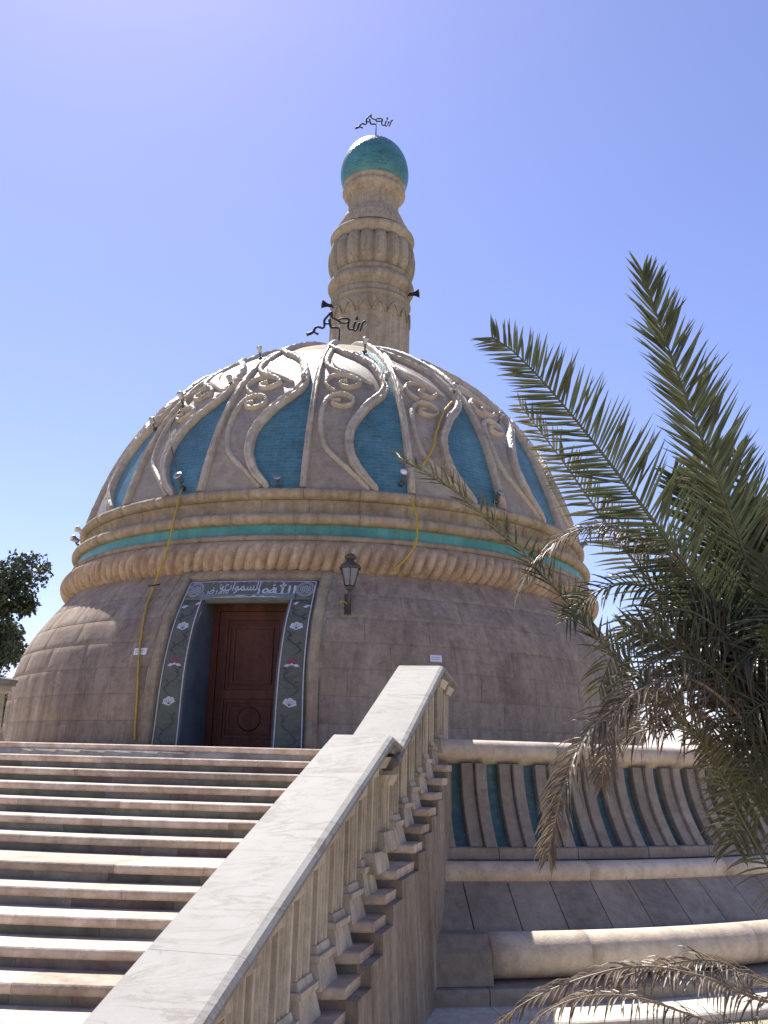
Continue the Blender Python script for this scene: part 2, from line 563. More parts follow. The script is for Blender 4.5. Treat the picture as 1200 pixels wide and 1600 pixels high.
courses = [0.0, 0.42, 0.86, 1.30, 1.74, 2.17, 2.60, 3.12]
NB = 38
for ci in range(7):
    z0, z1 = courses[ci] + 0.0025, courses[ci + 1] - 0.0025
    step = 2 * PI / NB
    off = (ci % 2) * step / 2 + ci * 0.02
    gap = 0.003 / 6.6
    shared = mesh('stone_block', *block(gap, step - gap, z0, z1), M['wall'])
    dh = math.asin(1.46 / bodyR((z0 + z1) / 2))
    for k in range(NB):
        a0 = -PI + off + k * step
        a1 = a0 + step
        c0, c1 = -TH - dh, -TH + dh
        if a1 <= c0 or a0 >= c1:
            inst('stone_block', shared, wall, a0)
        else:
            if a0 < c0 - 0.012:
                add('stone_block', *block(a0 + gap, c0, z0, z1), M['wall'], wall)
            if a1 > c1 + 0.012:
                add('stone_block', *block(c1, a1 - gap, z0, z1), M['wall'], wall)

# rope moulding with slanting gadroons
RN = 190
rp = arcprof(5.83, 3.33, 0.31, -80, 95, 15)
def ropemod(j, a):
    ph = RN * a / 2 - j * 0.30
    return (abs(math.cos(ph)) ** 0.45 - 0.8) * 0.17 * math.sin(PI * min(1.0, (j + 0.8) / 11.5)) ** 0.7
v, f, uv = lathe(rp, RN * 10, mod=ropemod)
add('rope_moulding', v, f, M['rope'], shrine)
# fillet, teal band, lip, frieze, top roll
v, f, uv = lathe([(5.72, 3.60), (5.95, 3.615), (5.975, 3.63), (5.975, 3.70), (5.95, 3.715), (5.80, 3.72)], 180)
add('fillet', v, f, M['mould'], shrine)
v, f, uv = lathe([(5.86, 3.70), (5.86, 3.97)], 240)
add('tile_band', v, f, M['tealband'], shrine, uv=uv)
def ringpiece(prof, da, n, gap):
    V, F, _ = lathe(prof, n, gap, da - gap)
    m_ = n + 1
    F.append(tuple(j * m_ for j in range(len(prof))))
    F.append(tuple(j * m_ + n for j in range(len(prof)))[::-1])
    return V, F
v, f, uv = lathe([(5.80, 3.93), (5.95, 4.03), (5.70, 4.13), (5.69, 4.40), (5.80, 4.53), (5.5, 4.60)], 180)
cornice = add('cornice', v, f, M['mortar'], shrine)
for nm, prof, cnt in (('lip_stone', [(5.78, 3.92)] + arcprof(5.90, 4.03, 0.105, -90, 90, 12) + [(5.70, 4.14)], 32),
                      ('frieze_stone', [(5.66, 4.125), (5.76, 4.13), (5.72, 4.2), (5.705, 4.30), (5.73, 4.38), (5.77, 4.412), (5.66, 4.413)], 40),
                      ('roll_stone', [(5.66, 4.415), (5.78, 4.42), (5.80, 4.425)] + arcprof(5.79, 4.53, 0.10, -75, 90, 10) + [(5.5, 4.635)], 36)):
    da = 2 * PI / cnt
    me = mesh(nm, *ringpiece(prof, da, 8, 0.0006), M['mould'])
    for k in range(cnt):
        inst(nm, me, cornice, k * da + 0.07)

# ------------------------------------------------------------------ dome
DP = [(5.7, 4.6), (5.6, 5.0), (5.4, 5.6), (5.08, 6.35), (4.6, 7.15), (4.0, 7.85), (3.2, 8.5), (2.2, 9.15), (1.1, 9.65), (0.0, 9.85)]
DS = spline(DP, 200)
_dz = [p[1] for p in DS]
_dr = [p[0] for p in DS]
_dl = [0.0]
for i in range(1, 200):
    _dl.append(_dl[-1] + (DS[i] - DS[i - 1]).length)
def domeR(z):
    return interp(z, _dz, _dr)
def dome_pt(az, z, off=0.0):
    r = domeR(z)
    e = 0.03
    dr = domeR(min(z + e, 9.84)) - domeR(z - e)
    nr, nz = 2 * e, -dr
    l = math.hypot(nr, nz)
    nr, nz = nr / l, nz / l
    rr = r + off * nr
    return Vector((rr * math.sin(az), -rr * math.cos(az), z + off * nz)), Vector((nr * math.sin(az), -nr * math.cos(az), nz))

v, f, uv = lathe([(p[0], p[1]) for p in DS[::4]] + [(0.0, 9.85)], 120)
dome = add('dome', v, f, M['mould'], shrine)
NSEG = 18
SEG = 2 * PI / NSEG
AZ0 = rad(-6.3)
S_CUR = [(0.668, 4.60), (0.640, 4.72), (0.511, 5.01), (0.425, 5.39), (0.409, 5.76), (0.444, 6.04), (0.512, 6.27), (0.609, 6.54), (0.771, 6.84), (0.846, 7.08), (0.834, 7.35), (0.786, 7.63), (0.706, 7.9), (0.524, 8.13), (0.302, 8.31), (0.043, 8.6)]
V_CUR = [(0.60, 4.64), (0.46, 4.95), (0.307, 5.24), (0.192, 5.48), (0.137, 5.74), (0.112, 5.97), (0.105, 6.27), (0.12, 6.5), (0.165, 6.69), (0.259, 6.80), (0.37, 6.80), (0.445, 6.69), (0.43, 6.55), (0.33, 6.49), (0.236, 6.53), (0.225, 6.60), (0.30, 6.64)]
W_CUR = [(0.247, 6.86), (0.14, 7.02), (0.12, 7.18), (0.19, 7.32), (0.332, 7.38), (0.46, 7.31), (0.54, 7.16), (0.485, 7.06), (0.396, 7.01), (0.31, 7.05), (0.30, 7.13), (0.37, 7.18)]
B_CUR = [(0.10, 8.42), (0.075, 7.98), (0.10, 7.72), (0.207, 7.53), (0.36, 7.42)]
L_CUR = [(0.16, 8.0), (0.25, 7.78), (0.365, 7.55), (0.535, 7.36), (0.70, 7.18)]
_sz = [p[1] for p in spline([(a, b) for a, b in S_CUR], 160)]
_sf = [p[0] for p in spline([(a, b) for a, b in S_CUR], 160)]
def sfrac(z):
    return interp(z, _sz, _sf)

def dcurve(cur, n, off):
    pts = spline(cur, n)
    P, Nn = [], []
    for a, z in pts:
        p, q = dome_pt(a * SEG, z, off)
        P.append(p)
        Nn.append(q)
    return P, Nn

def patch(fl, fr, z0, z1, rows, cols, off):
    V, F, UV = [], [], []
    for j in range(rows + 1):
        z = z0 + (z1 - z0) * j / rows
        a0, a1 = fl(z), fr(z)
        L = interp(z, _dz, _dl)
        for i in range(cols + 1):
            a = (a0 + (a1 - a0) * i / cols) * SEG
            V.append(dome_pt(a, z, off)[0])
            UV.append((a * 5.0, L))
    c = cols + 1
    for j in range(rows):
        for i in range(cols):
            F.append((j * c + i, j * c + i + 1, (j + 1) * c + i + 1, (j + 1) * c + i))
    return V, F, UV

tp = patch(sfrac, lambda z: 0.985, 4.62, 8.62, 60, 8, 0.02)
tile_me = mesh('tile_panel', tp[0], tp[1], M['teal'], True, tp[2])
sp_ = patch(lambda z: 0.01, sfrac, 4.62, 8.56, 60, 6, 0.045)
stone_me = mesh('stone_panel', sp_[0], sp_[1], M['dome'])
P, Q = dcurve(S_CUR, 80, 0.02)
wd_ = [0.045 + 0.045 * min(1, k / 10) for k in range(80)]
wd_ = [r * (1.0 if k < 60 else 1.0 - (k - 60) / 40) for k, r in enumerate(wd_)]
srib_me = mesh('curved_rib', *band(P, wd_, [0.08 + 0.05 * min(1, k / 10) for k in range(80)], Q, BAND), M['rib'], False)
P, Q = dcurve([(0.0, 4.62), (0.0, 5.4), (0.0, 6.2), (0.0, 7.0), (0.0, 7.8), (0.0, 8.5), (0.0, 9.1), (0.0, 9.5), (0.0, 9.78)], 60, 0.0)
mrib_me = mesh('straight_rib', *band(P, [0.07 - 0.03 * k / 59 for k in range(60)], [0.15 - 0.05 * k / 59 for k in range(60)], Q, BAND), M['rib'], False)
P, Q = dcurve(V_CUR, 110, 0.045)
vine_me = mesh('scroll', *band(P, [0.05 + 0.012 * math.sin(PI * min(1, k / 70)) for k in range(110)], [0.05 + 0.035 * min(1, max(0, (k - 30) / 30)) for k in range(110)], Q, RIDGE), M['rib'], False)
P, Q = dcurve(W_CUR, 70, 0.045)
curl_me = mesh('curl', *band(P, [0.042 + 0.016 * (k / 69) for k in range(70)], 0.085, Q, RIDGE), M['rib'], False)
P, Q = dcurve(B_CUR, 30, 0.045)
branch_me = mesh('branch', *band(P, [0.07 - 0.02 * k / 29 for k in range(30)], 0.08, Q, RIDGE), M['rib'], False)
P, Q = dcurve(L_CUR, 26, 0.05)
leaf_me = mesh('leaf', *tube(P, [0.02 + 0.12 * math.sin(PI * (k + 1) / 27) for k in range(26)], 8, 0.5, Q), M['rib'])
for k in range(NSEG):
    a = AZ0 + k * SEG
    for nm, me in (('tile_panel', tile_me), ('stone_panel', stone_me), ('curved_rib', srib_me), ('straight_rib', mrib_me), ('scroll', vine_me), ('curl', curl_me), ('branch', branch_me), ('leaf', leaf_me)):
        inst(nm, me, dome, a)
# crown boss under the finial
v, f, uv = lathe([(0.40, 9.66), (0.40, 9.88), (0.26, 9.95), (0.12, 9.98), (0.10, 10.05), (0.0, 10.06)], 32)
add('crown_boss', v, f, M['rib'], shrine)

# ------------------------------------------------------------------ doorway
def onwall(x, z, off=0.0):
    """point of the bell-shaped wall in front of the door: x metres right of the door axis, height z"""
    r = bodyR(z)
    y = math.sqrt(max(0.01, r * r - x * x))
    e = 0.05
    dr = (bodyR(min(z + e, 3.1)) - bodyR(max(z - e, 0))) / (2 * e)
    n = (DO * (y / r) + DR * (x / r) + Vector((0, 0, -dr))).normalized()
    return DO * y + DR * x + Vector((0, 0, z)) + n * off

def wallgrid(x0, x1, z0, z1, nx, nz, off, back=0.10):
    """curved panel on the wall with thickness; x0, x1 may be functions of z"""
    fx0 = x0 if callable(x0) else (lambda z: x0)
    fx1 = x1 if callable(x1) else (lambda z: x1)
    V, F = [], []
    for layer in (off, off - back):
        for j in range(nz + 1):
            z = z0 + (z1 - z0) * j / nz
            for i in range(nx + 1):
                V.append(onwall(fx0(z) + (fx1(z) - fx0(z)) * i / nx, z, layer))
    c = nx + 1
    b = c * (nz + 1)
    for j in range(nz):
        for i in range(nx):
            F.append((j * c + i, j * c + i + 1, (j + 1) * c + i + 1, (j + 1) * c + i))
    rim = [i for i in range(c)] + [j * c + nx for j in range(1, nz + 1)] + [nz * c + i for i in range(nx - 1, -1, -1)] + [j * c for j in range(nz - 1, 0, -1)]
    for k in range(len(rim)):
        p, q = rim[k], rim[(k + 1) % len(rim)]
        F.append((q, p, b + p, b + q))
    return V, F

ow = lambda z: 1.27 - 0.10 * z / 2.86
IW, IT, OT = 0.765, 2.47, 2.86
doorway = bpy.data.objects.new('doorway', None)
doorway.empty_display_size = 0.2
COL.objects.link(doorway)
doorway.parent = shrine
def dadd(name, vf, mat, smooth=True, parent=None):
    return add(name, vf[0], vf[1], mat, parent or doorway, smooth)
jambL = dadd('marble_jamb', wallgrid(lambda z: -ow(z), -IW, 0.0, IT, 5, 24, 0.022), M['greenmarble'])
jambR = dadd('marble_jamb', wallgrid(IW, ow, 0.0, IT, 5, 24, 0.022), M['greenmarble'])
head = dadd('marble_lintel', wallgrid(lambda z: -ow(z), ow, IT + 0.002, OT, 16, 5, 0.022), M['greenmarble'])
# stone surround
dadd('stone_surround', wallgrid(lambda z: -ow(z) - 0.20, lambda z: -ow(z) - 0.035, 0.0, 3.06, 3, 26, 0.06), M['mould'])
dadd('stone_surround', wallgrid(lambda z: ow(z) + 0.035, lambda z: ow(z) + 0.20, 0.0, 3.06, 3, 26, 0.06), M['mould'])
dadd('stone_lintel', wallgrid(lambda z: -ow(z) - 0.030, lambda z: ow(z) + 0.030, OT + 0.05, 3.06, 16, 3, 0.058), M['mould'])

# white border lines
def strip(pts, w, off, mat, parent, name='border_line'):
    """thin inlaid strip along (x, z) points on the wall"""
    V, F = [], []
    pts = [Vector(p) for p in pts]
    for i, p in enumerate(pts):
        t = (pts[min(i + 1, len(pts) - 1)] - pts[max(i - 1, 0)])
        t = t.normalized() if t.length > 0 else Vector((0, 1))
        n = Vector((-t.y, t.x))
        ww = w[i] if isinstance(w, list) else w
        for s in (-1, 1):
            q = p + n * (ww / 2 * s)
            V.append(onwall(q.x, q.y, off))
    for i in range(len(pts) - 1):
        F.append((2 * i, 2 * i + 2, 2 * i + 3, 2 * i + 1))
    return add(name, V, F, mat, parent, False)

def strips(lst, off, mat, parent, name):
    V, F = [], []
    for pts, w in lst:
        pts = [Vector(p) for p in pts]
        for i, p in enumerate(pts):
            t = (pts[min(i + 1, len(pts) - 1)] - pts[max(i - 1, 0)])
            t = t.normalized() if t.length > 0 else Vector((0, 1))
            n = Vector((-t.y, t.x))
            ww = w[i] if isinstance(w, list) else w
            b = len(V)
            V += [onwall(*(p - n * ww / 2), off), onwall(*(p + n * ww / 2), off)]
            if i:
                F.append((b - 2, b, b + 1, b - 1))
    return add(name, V, F, mat, parent, False)

zs = [0.0 + (OT - 0.04) * k / 26 for k in range(27)]
zi = [0.0 + (IT + 0.035) * k / 24 for k in range(25)]
for s, par in ((-1, jambL), (1, jambR)):
    strip([(s * (ow(z) - 0.035), z) for z in zs], 0.017, 0.026, M['inlay'], par)
    strip([(s * (IW + 0.035), z) for z in zi], 0.017, 0.026, M['inlay'], par)
strip([(-(ow(OT) - 0.035) + 2 * (ow(OT) - 0.035) * k / 20, OT - 0.035) for k in range(21)], 0.017, 0.027, M['inlay'], head)
strip([(-(IW + 0.03) + 2 * (IW + 0.03) * k / 16, IT + 0.04) for k in range(17)], 0.017, 0.027, M['inlay'], head)

def poly(pts, off, mat, parent, name):
    """flat inlaid shape: fan about its centre"""
    c = Vector((sum(p[0] for p in pts) / len(pts), sum(p[1] for p in pts) / len(pts)))
    V = [onwall(c.x, c.y, off)] + [onwall(p[0], p[1], off) for p in pts]
    F = [(0, 1 + k, 1 + (k + 1) % len(pts)) for k in range(len(pts))]
    return add(name, V, F, mat, parent, False)

def fan_flower(cx, cz, r, up, tilt, parent):
    """white scalloped fan with a dark heart"""
    pts = []
    for k in range(29):
        a = rad(-75 + 150 * k / 28) + tilt
        rr = r * (0.86 + 0.14 * abs(math.cos(3.5 * rad(-75 + 150 * k / 28) * 1.2)))
        pts.append((cx + rr * math.sin(a), cz + up * rr * math.cos(a)))
    pts.append((cx, cz - up * r * 0.18))
    fl = poly(pts, 0.026, M['inlay'], parent, 'white_flower')
    ds = [(cx + 0.016 * math.cos(2 * PI * k / 8), cz + up * r * 0.12 + 0.016 * math.sin(2 * PI * k / 8)) for k in range(8)]
    poly(ds, 0.029, M['darkinlay'], parent, 'flower_heart')
    strips([([(cx, cz), (cx + r * 0.8 * math.sin(rad(g) + tilt), cz + up * r * 0.8 * math.cos(rad(g) + tilt))], 0.005) for g in (-50, -25, 0, 25, 50)], 0.0275, M['darkinlay'], parent, 'petal_lines')

def red_flower(cx, cz, r, parent):
    for s in (-1, 1):
        poly([(cx, cz - 0.2 * r), (cx + s * r * 0.55, cz - 0.55 * r), (cx + s * r * 1.1, cz - 0.45 * r), (cx + s * r * 0.7, cz - 0.15 * r)], 0.026, M['inlay'], parent, 'white_petal')
    poly([(cx, cz - 0.25 * r), (cx + 0.6 * r, cz), (cx + 0.62 * r, cz + 0.5 * r), (cx + 0.25 * r, cz + 0.62 * r), (cx, cz + 0.5 * r), (cx - 0.25 * r, cz + 0.62 * r), (cx - 0.62 * r, cz + 0.5 * r), (cx - 0.6 * r, cz)], 0.028, M['red'], parent, 'red_petal')
    poly([(cx + 0.02 * math.cos(2 * PI * k / 8), cz - 0.2 * r + 0.02 * math.sin(2 * PI * k / 8)) for k in range(8)], 0.031, M['inlay'], parent, 'flower_heart')

def vine(cx, z0, z1, s, parent):
    """dark S-scroll with small leaves"""
    L = []
    n = 26
    pts = [(cx + s * 0.115 * math.sin(2 * PI * k / n * 1.0), z0 + (z1 - z0) * k / n) for k in range(n + 1)]
    L.append((pts, [0.012 + 0.012 * math.sin(PI * k / n) for k in range(n + 1)]))
    for k in range(3, n - 1, 4):
        p = Vector(pts[k])
        d = Vector((s * (1 if k % 8 < 4 else -1) * 0.075, 0.055))
        mid = p + d * 0.5 + Vector((0, 0.018))
        L.append(([tuple(p), tuple(mid), tuple(p + d)], [0.008, 0.040, 0.004]))
    strips(L, 0.025, M['darkinlay'], parent, 'vine_inlay')

for s, par in ((-1, jambL), (1, jambR)):
    xm = lambda z: s * (IW + ow(z)) / 2
    fan_flower(xm(1.98), 1.93, 0.125, 1, 0.0, par)
    red_flower(xm(1.36), 1.36, 0.12, par)
    fan_flower(xm(0.78), 0.68, 0.13, 1, s * 0.15, par)
    for z0, z1 in ((0.03, 0.55), (0.82, 1.28), (1.48, 1.88), (2.05, 2.28)):
        vine(xm(0.5 * (z0 + z1)), z0, z1, s, par)
    # buds under the lintel
    for dx, m1, m2 in ((-0.10, 'inlay', 'darkinlay'), (0.11, 'red', 'inlay')):
        x = xm(2.36) + s * dx * -1
        poly([(x - 0.06, 2.33), (x, 2.31), (x + 0.065, 2.36), (x + 0.02, 2.375)], 0.026, M[m1], par, 'bud')
        poly([(x - 0.02, 2.375), (x + 0.03, 2.365), (x + 0.075, 2.42), (x + 0.03, 2.42)], 0.027, M[m2], par, 'bud')

# lintel: two medallions and a line of calligraphy
ZC = (IT + OT) / 2 + 0.005
for s in (-1, 1):
    xc = s * 0.985
    lines = []
    for r in (0.135, 0.112):
        lines.append(([(xc + r * 1.12 * math.cos(2 * PI * k / 32), ZC + r * math.sin(2 * PI * k / 32)) for k in range(33)], 0.009))
    rng = random.Random(3 + s)
    for q in range(6):
        x0 = xc - 0.085 + q * 0.034
        h = 0.075 * math.sqrt(max(0.1, 1 - ((x0 - xc) / 0.11) ** 2))
        lines.append(([(x0, ZC - h), (x0 + 0.008, ZC), (x0 - 0.004, ZC + h)], 0.008))
    for q in range(4):
        zz = ZC - 0.06 + q * 0.037
        lines.append(([(xc - 0.085, zz), (xc - 0.04, zz - 0.02), (xc, zz + 0.012), (xc + 0.045, zz - 0.016), (xc + 0.085, zz + 0.006)], 0.008))
    strips(lines, 0.027, M['inlay'], head, 'medallion')

def text_polys(txt):
    c = bpy.data.curves.new('inscription_source', 'FONT')
    c.body = txt
    c.resolution_u = 3
    c.offset = 0.012
    o = bpy.data.objects.new('inscription_source', c)
    COL.objects.link(o)
    me = bpy.data.meshes.new_from_object(o.evaluated_get(bpy.context.evaluated_depsgraph_get()))
    V = [v.co.copy() for v in me.vertices]
    F = [tuple(p.vertices) for p in me.polygons]
    bpy.data.objects.remove(o)
    bpy.data.curves.remove(c)
    bpy.data.meshes.remove(me)
    return V, F
logical = ['\ufdf2', ' ', '\ufee7\ufeee\ufead', ' ', '\ufe8d\ufedf\ufeb4\ufee4\ufeee\ufe8d\ufe95', ' ', '\ufeed\ufe8d\ufef7\ufead\ufebd']
words = [w for w in logical if w != ' ']
spans = [(0.36, 0.83), (0.10, 0.47), (-0.50, 0.20), (-0.82, -0.34)]      # right to left, woven into each other
lifts = [0.012, -0.035, 0.03, -0.02]
try:
    AV, AF = [], []
    for w, (xa, xb), lf in zip(words, spans, lifts):
        TV, TF = text_polys(w[::-1])
        x0, x1 = min(v.x for v in TV), max(v.x for v in TV)
        y0, y1 = min(v.y for v in TV), max(v.y for v in TV)
        thh = 0.25
        b_ = len(AV)
        AV += [onwall(xa + (v.x - x0) / (x1 - x0) * (xb - xa), ZC + lf - thh / 2 + (v.y - y0) / (y1 - y0) * thh, 0.027 + 0.0006 * len(AF) / 2000) for v in TV]
        AF += [tuple(i + b_ for i in q) for q in TF]
    add('calligraphy', AV, AF, M['inlay'], head, False)
except Exception as ex:
    print('inscription skipped', ex)
# the sweeping under-strokes and marks that weave through the line
sw = []
for x0, w_, z_ in ((-0.66, 0.34, -0.105), (-0.25, 0.30, -0.115), (0.12, 0.28, -0.10), (0.48, 0.22, -0.105)):
    sw.append(([(x0 + w_ * k / 10, ZC + z_ - 0.022 * math.sin(PI * k / 10)) for k in range(11)], [0.004 + 0.014 * math.sin(PI * k / 10) for k in range(11)]))
for k in range(13):
    x = -0.70 + k * 0.112
    sw.append(([(x, ZC + 0.115 + 0.01 * (k % 3)), (x + 0.03, ZC + 0.128 + 0.008 * (k % 2))], 0.010))
strips(sw, 0.0285, M['inlay'], head, 'calligraphy_marks')

# reveal, threshold and door leaf
DD = 5.87
def DPt(x, d, z):
    return DO * d + DR * x + Vector((0, 0, z))
def dbox(x0, x1, d0, d1, z0, z1):
    return xf(boxv(x0, x1, d0, d1, z0, z1), lambda v: DPt(v.x, v.y, v.z))
for s in (-1, 1):
    V, F = [], []
    zz = [2.50 * k / 20 for k in range(21)]
    for z in zz:
        y = math.sqrt(bodyR(z) ** 2 - 0.765 ** 2) + 0.012
        V += [DPt(s * 0.755, y, z), DPt(s * 0.755, DD - 0.05, z), DPt(s * 0.85, DD - 0.05, z), DPt(s * 0.85, y - 0.06, z)]
    for j in range(20):
        a, b = 4 * j, 4 * j + 4
        for p, q in ((0, 1), (1, 2), (2, 3), (3, 0)):
            F.append((a + p, a + q, b + q, b + p) if s > 0 else (a + q, a + p, b + p, b + q))
    dadd('door_reveal', (V, F), M['reveal'], False)
dadd('door_soffit', dbox(-0.85, 0.85, DD - 0.05, 6.36, 2.475, 2.58), M['reveal'], False)
dadd('door_sill', dbox(-0.85, 0.85, DD - 0.10, 6.92, -0.02, 0.012), M['tread'], False)
dr = dadd('door', dbox(-0.754, 0.754, DD - 0.10, DD - 0.06, 0.0, 2.474), M['wood'], False)
def dpart(name, *b):
    return add(name, *dbox(*b), M['wood'], dr, False)
d0 = DD - 0.0599
for s in (-1, 1):
    dpart('door_frame_post', min(s * 0.754, s * 0.63), max(s * 0.754, s * 0.63), d0, d0 + 0.075, 0.0, 2.474)
dpart('door_frame_head', -0.629, 0.629, d0, d0 + 0.075, 2.36, 2.474)
for s in (-1, 1):
    dpart('stile', min(s * 0.626, s * 0.47), max(s * 0.626, s * 0.47), d0, d0 + 0.035, 0.01, 2.355)
for z0, z1 in ((0.012, 0.18), (0.85, 1.0), (2.2, 2.352)):
    dpart('rail', -0.468, 0.468, d0, d0 + 0.034, z0, z1)
def ringmould(x, z0, z1, w, dd):
    dpart('panel_moulding', -x, x, d0, d0 + dd, z0, z0 + w)
    dpart('panel_moulding', -x, x, d0, d0 + dd, z1 - w, z1)
    for s in (-1, 1):
        dpart('panel_moulding', min(s * x, s * (x - w)), max(s * x, s * (x - w)), d0, d0 + dd - 0.002, z0 + w, z1 - w)
ringmould(0.46, 1.01, 2.19, 0.045, 0.026)
ringmould(0.36, 1.11, 2.09, 0.03, 0.034)
ringmould(0.46, 0.19, 0.84, 0.045, 0.026)
ringmould(0.38, 0.27, 0.76, 0.022, 0.022)
vd, fd, _ = lathe([(0.20, 0.0), (0.205, 0.02), (0.17, 0.03), (0.14, 0.012), (0.09, 0.03), (0.0, 0.036)], 32)
add('rosette', [DPt(v[0], d0 + v[2], 0.515 + v[1]) for v in vd], fd, M['wood'], dr)
kn = tube([DPt(0.55, d0 + 0.03, 1.08), DPt(0.55, d0 + 0.10, 1.08)], [0.02, 0.032], 10)
add('door_knob', *kn, M['iron'], dr)

# ------------------------------------------------------------------ base drum
drum = thing('base_drum', 'stepped round sandstone base below the shrine, with rolls, teal strips and slabs', 'base')
v, f, uv = lathe([(11.5, GZ - 0.1), (11.5, -2.2), (11.4, -2.0), (11.2, -1.85), (10.9, -1.52), (10.75, -1.3), (10.45, -1.15), (10.35, -0.9), (10.18, -0.45), (10.1, -0.08), (10.05, -0.06)], 180)
core = add('core', v, f, M['mortar'], drum)
# terrace floor
def terrace_edge(j, a):
    return -0.30 if j < 2 and abs(a + PHI) < 1.0 and abs(10.1 * math.sin(a + PHI)) < 4.3 else 0.0
v, f, uv = lathe([(10.09, -0.06), (10.09, -0.003), (6.0, -0.003), (5.0, -0.003)], 360, mod=terrace_edge)
terrace = structure(add('terrace', v, f, M['paving']))
UN = 132
UA = 2 * PI / UN
def visible(a):                                  # both sides of the stairs, not behind the shrine
    a = (a + PHI + PI) % (2 * PI) - PI
    return abs(a) < rad(118)
def notstair(a, r):
    x = r * math.sin(a + PHI)
    return not (abs(a + PHI) < 1.2 and abs(x) < 4.05)
# rim roll, in pieces
def lpiece(prof, da, n, gap=0.003):
    V, F, _ = lathe(prof, n, gap, da - gap)
    c = len(prof)
    m_ = n + 1
    F.append(tuple(j * m_ for j in range(c)))
    F.append(tuple(j * m_ + n for j in range(c))[::-1])
    return V, F
rim_p = [(10.0, -0.01), (10.08, 0.0), (10.08, -0.10)]
rim_prof = [(10.10, -0.14), (10.20, -0.14), (10.25, -0.13)] + arcprof(10.22, 0.03, 0.135, -60, 130, 12) + [(10.08, 0.0)]
rim_me = mesh('rim_roll', *lpiece(rim_prof, UA * 4, 10, 0.0003), M['roll'])
for k in range(UN // 4):
    a = -PI + k * UA * 4
    if visible(a) and (notstair(a, 10.2) or notstair(a + UA * 4, 10.2)):
        inst('rim_roll', rim_me, drum, a)
# ribbed zone: teal strip + two-step pilaster in each unit
def zone(t):                                      # concave flare of the ribbed wall, t 0 top .. 1 bottom
    return 10.24 + 0.06 * t + 0.32 * t * t, -0.12 - 0.94 * t
def pil(a0, a1, o0, o1, n=10, gap=0.0004):
    """rib between two azimuths, from depth o0 to o1 in front of the flare"""
    V, F = [], []
    for k in range(n + 1):
        r, z = zone(k / n)
        for a, o in ((a0 + gap, o0), (a0 + gap, o1 - 0.008), (a0 + gap + 0.0008, o1), (a1 - gap - 0.0008, o1), (a1 - gap, o1 - 0.008), (a1 - gap, o0)):
            V.append(((r + o) * math.sin(a), -(r + o) * math.cos(a), z))
    for k in range(n):
        for i in range(5):
            b = k * 6 + i
            F.append((b, b + 6, b + 7, b + 1))
    return V, F
strip_me = []
V, F, UV = [], [], []
for k in range(11):
    r, z = zone(k / 10)
    for a in (0.0, UA * 0.36):
        V.append(((r + 0.012) * math.sin(a), -(r + 0.012) * math.cos(a), z))
        UV.append((a * 10.3, -z))
for k in range(10):
    F.append((2 * k, 2 * k + 2, 2 * k + 3, 2 * k + 1))
strip_me = mesh('teal_strip', V, F, M['tealstrip'], True, UV)
pil1 = mesh('pilaster', *pil(UA * 0.36, UA * 0.70, -0.01, 0.10), M['slab'], False)
pil2 = mesh('pilaster', *pil(UA * 0.70, UA * 1.0, -0.01, 0.15), M['slab'], False)
bench_prof = [(10.45, -1.20), (10.795, -1.20), (10.805, -1.19), (10.79, -1.075), (10.775, -1.065), (10.35, -1.06)]
bench_me = mesh('bench_block', *lpiece(bench_prof, UA * 2, 6, 0.0005), M['slab'], False)
roll2_prof = [(10.70, -1.45)] + arcprof(10.93, -1.325, 0.13, -95, 150, 14)
roll2_me = mesh('middle_roll', *lpiece(roll2_prof, UA * 4, 10, 0.0003), M['roll'])
slab_prof = [(10.85, -1.50), (11.36, -2.02), (11.50, -1.94), (11.51, -1.86), (11.03, -1.40), (10.85, -1.38)]
slab_me = mesh('leaning_slab', *lpiece(slab_prof, UA, 4, 0.0006), M['slab'], False)
roll3_prof = [(11.3, -2.27), (11.5, -2.275)] + arcprof(11.62, -2.055, 0.225, -85, 130, 16) + [(11.4, -1.93)]
roll3_me = mesh('lower_roll', *lpiece(roll3_prof, UA * 2, 6, 0.0003), M['roll'])
plinth_prof = [(11.4, -2.50), (12.02, -2.50), (12.02, -2.33), (11.99, -2.30), (11.4, -2.28)]
plinth_me = mesh('plinth_course', *lpiece(plinth_prof, UA * 3, 8, 0.0004), M['slab'], False)
ledge_prof = [(11.9, GZ - 0.05), (12.62, GZ - 0.05), (12.62, -2.47), (12.60, -2.455), (11.9, -2.445)]
ledge_me = mesh('ledge_slab', *lpiece(ledge_prof, UA * 3, 8, 0.0004), M['ledge'], False)
EA0, EA1 = math.asin(4.2 / 11.7), math.asin(4.2 / 11.7) + rad(3.4)
end_prof = [(11.2, -2.29), (11.90, -2.29), (11.84, -2.0), (11.70, -1.845), (11.68, -1.835), (11.2, -1.83)]
for sgn in (-1, 1):
    V, F, _ = lathe(end_prof, 6, -PHI + (EA0 if sgn > 0 else -EA1), -PHI + (EA1 if sgn > 0 else -EA0))
    F.append(tuple(j * 7 for j in range(6)))
    F.append(tuple(j * 7 + 6 for j in range(6))[::-1])
    add('end_block', V, F, M['slab'], drum, False)
for k in range(18):
    inst('lower_roll', roll3_me, drum, -PHI + EA1 + 0.001 + k * 2 * UA)
    inst('lower_roll', roll3_me, drum, -PHI - EA1 - 0.001 - (k + 1) * 2 * UA)
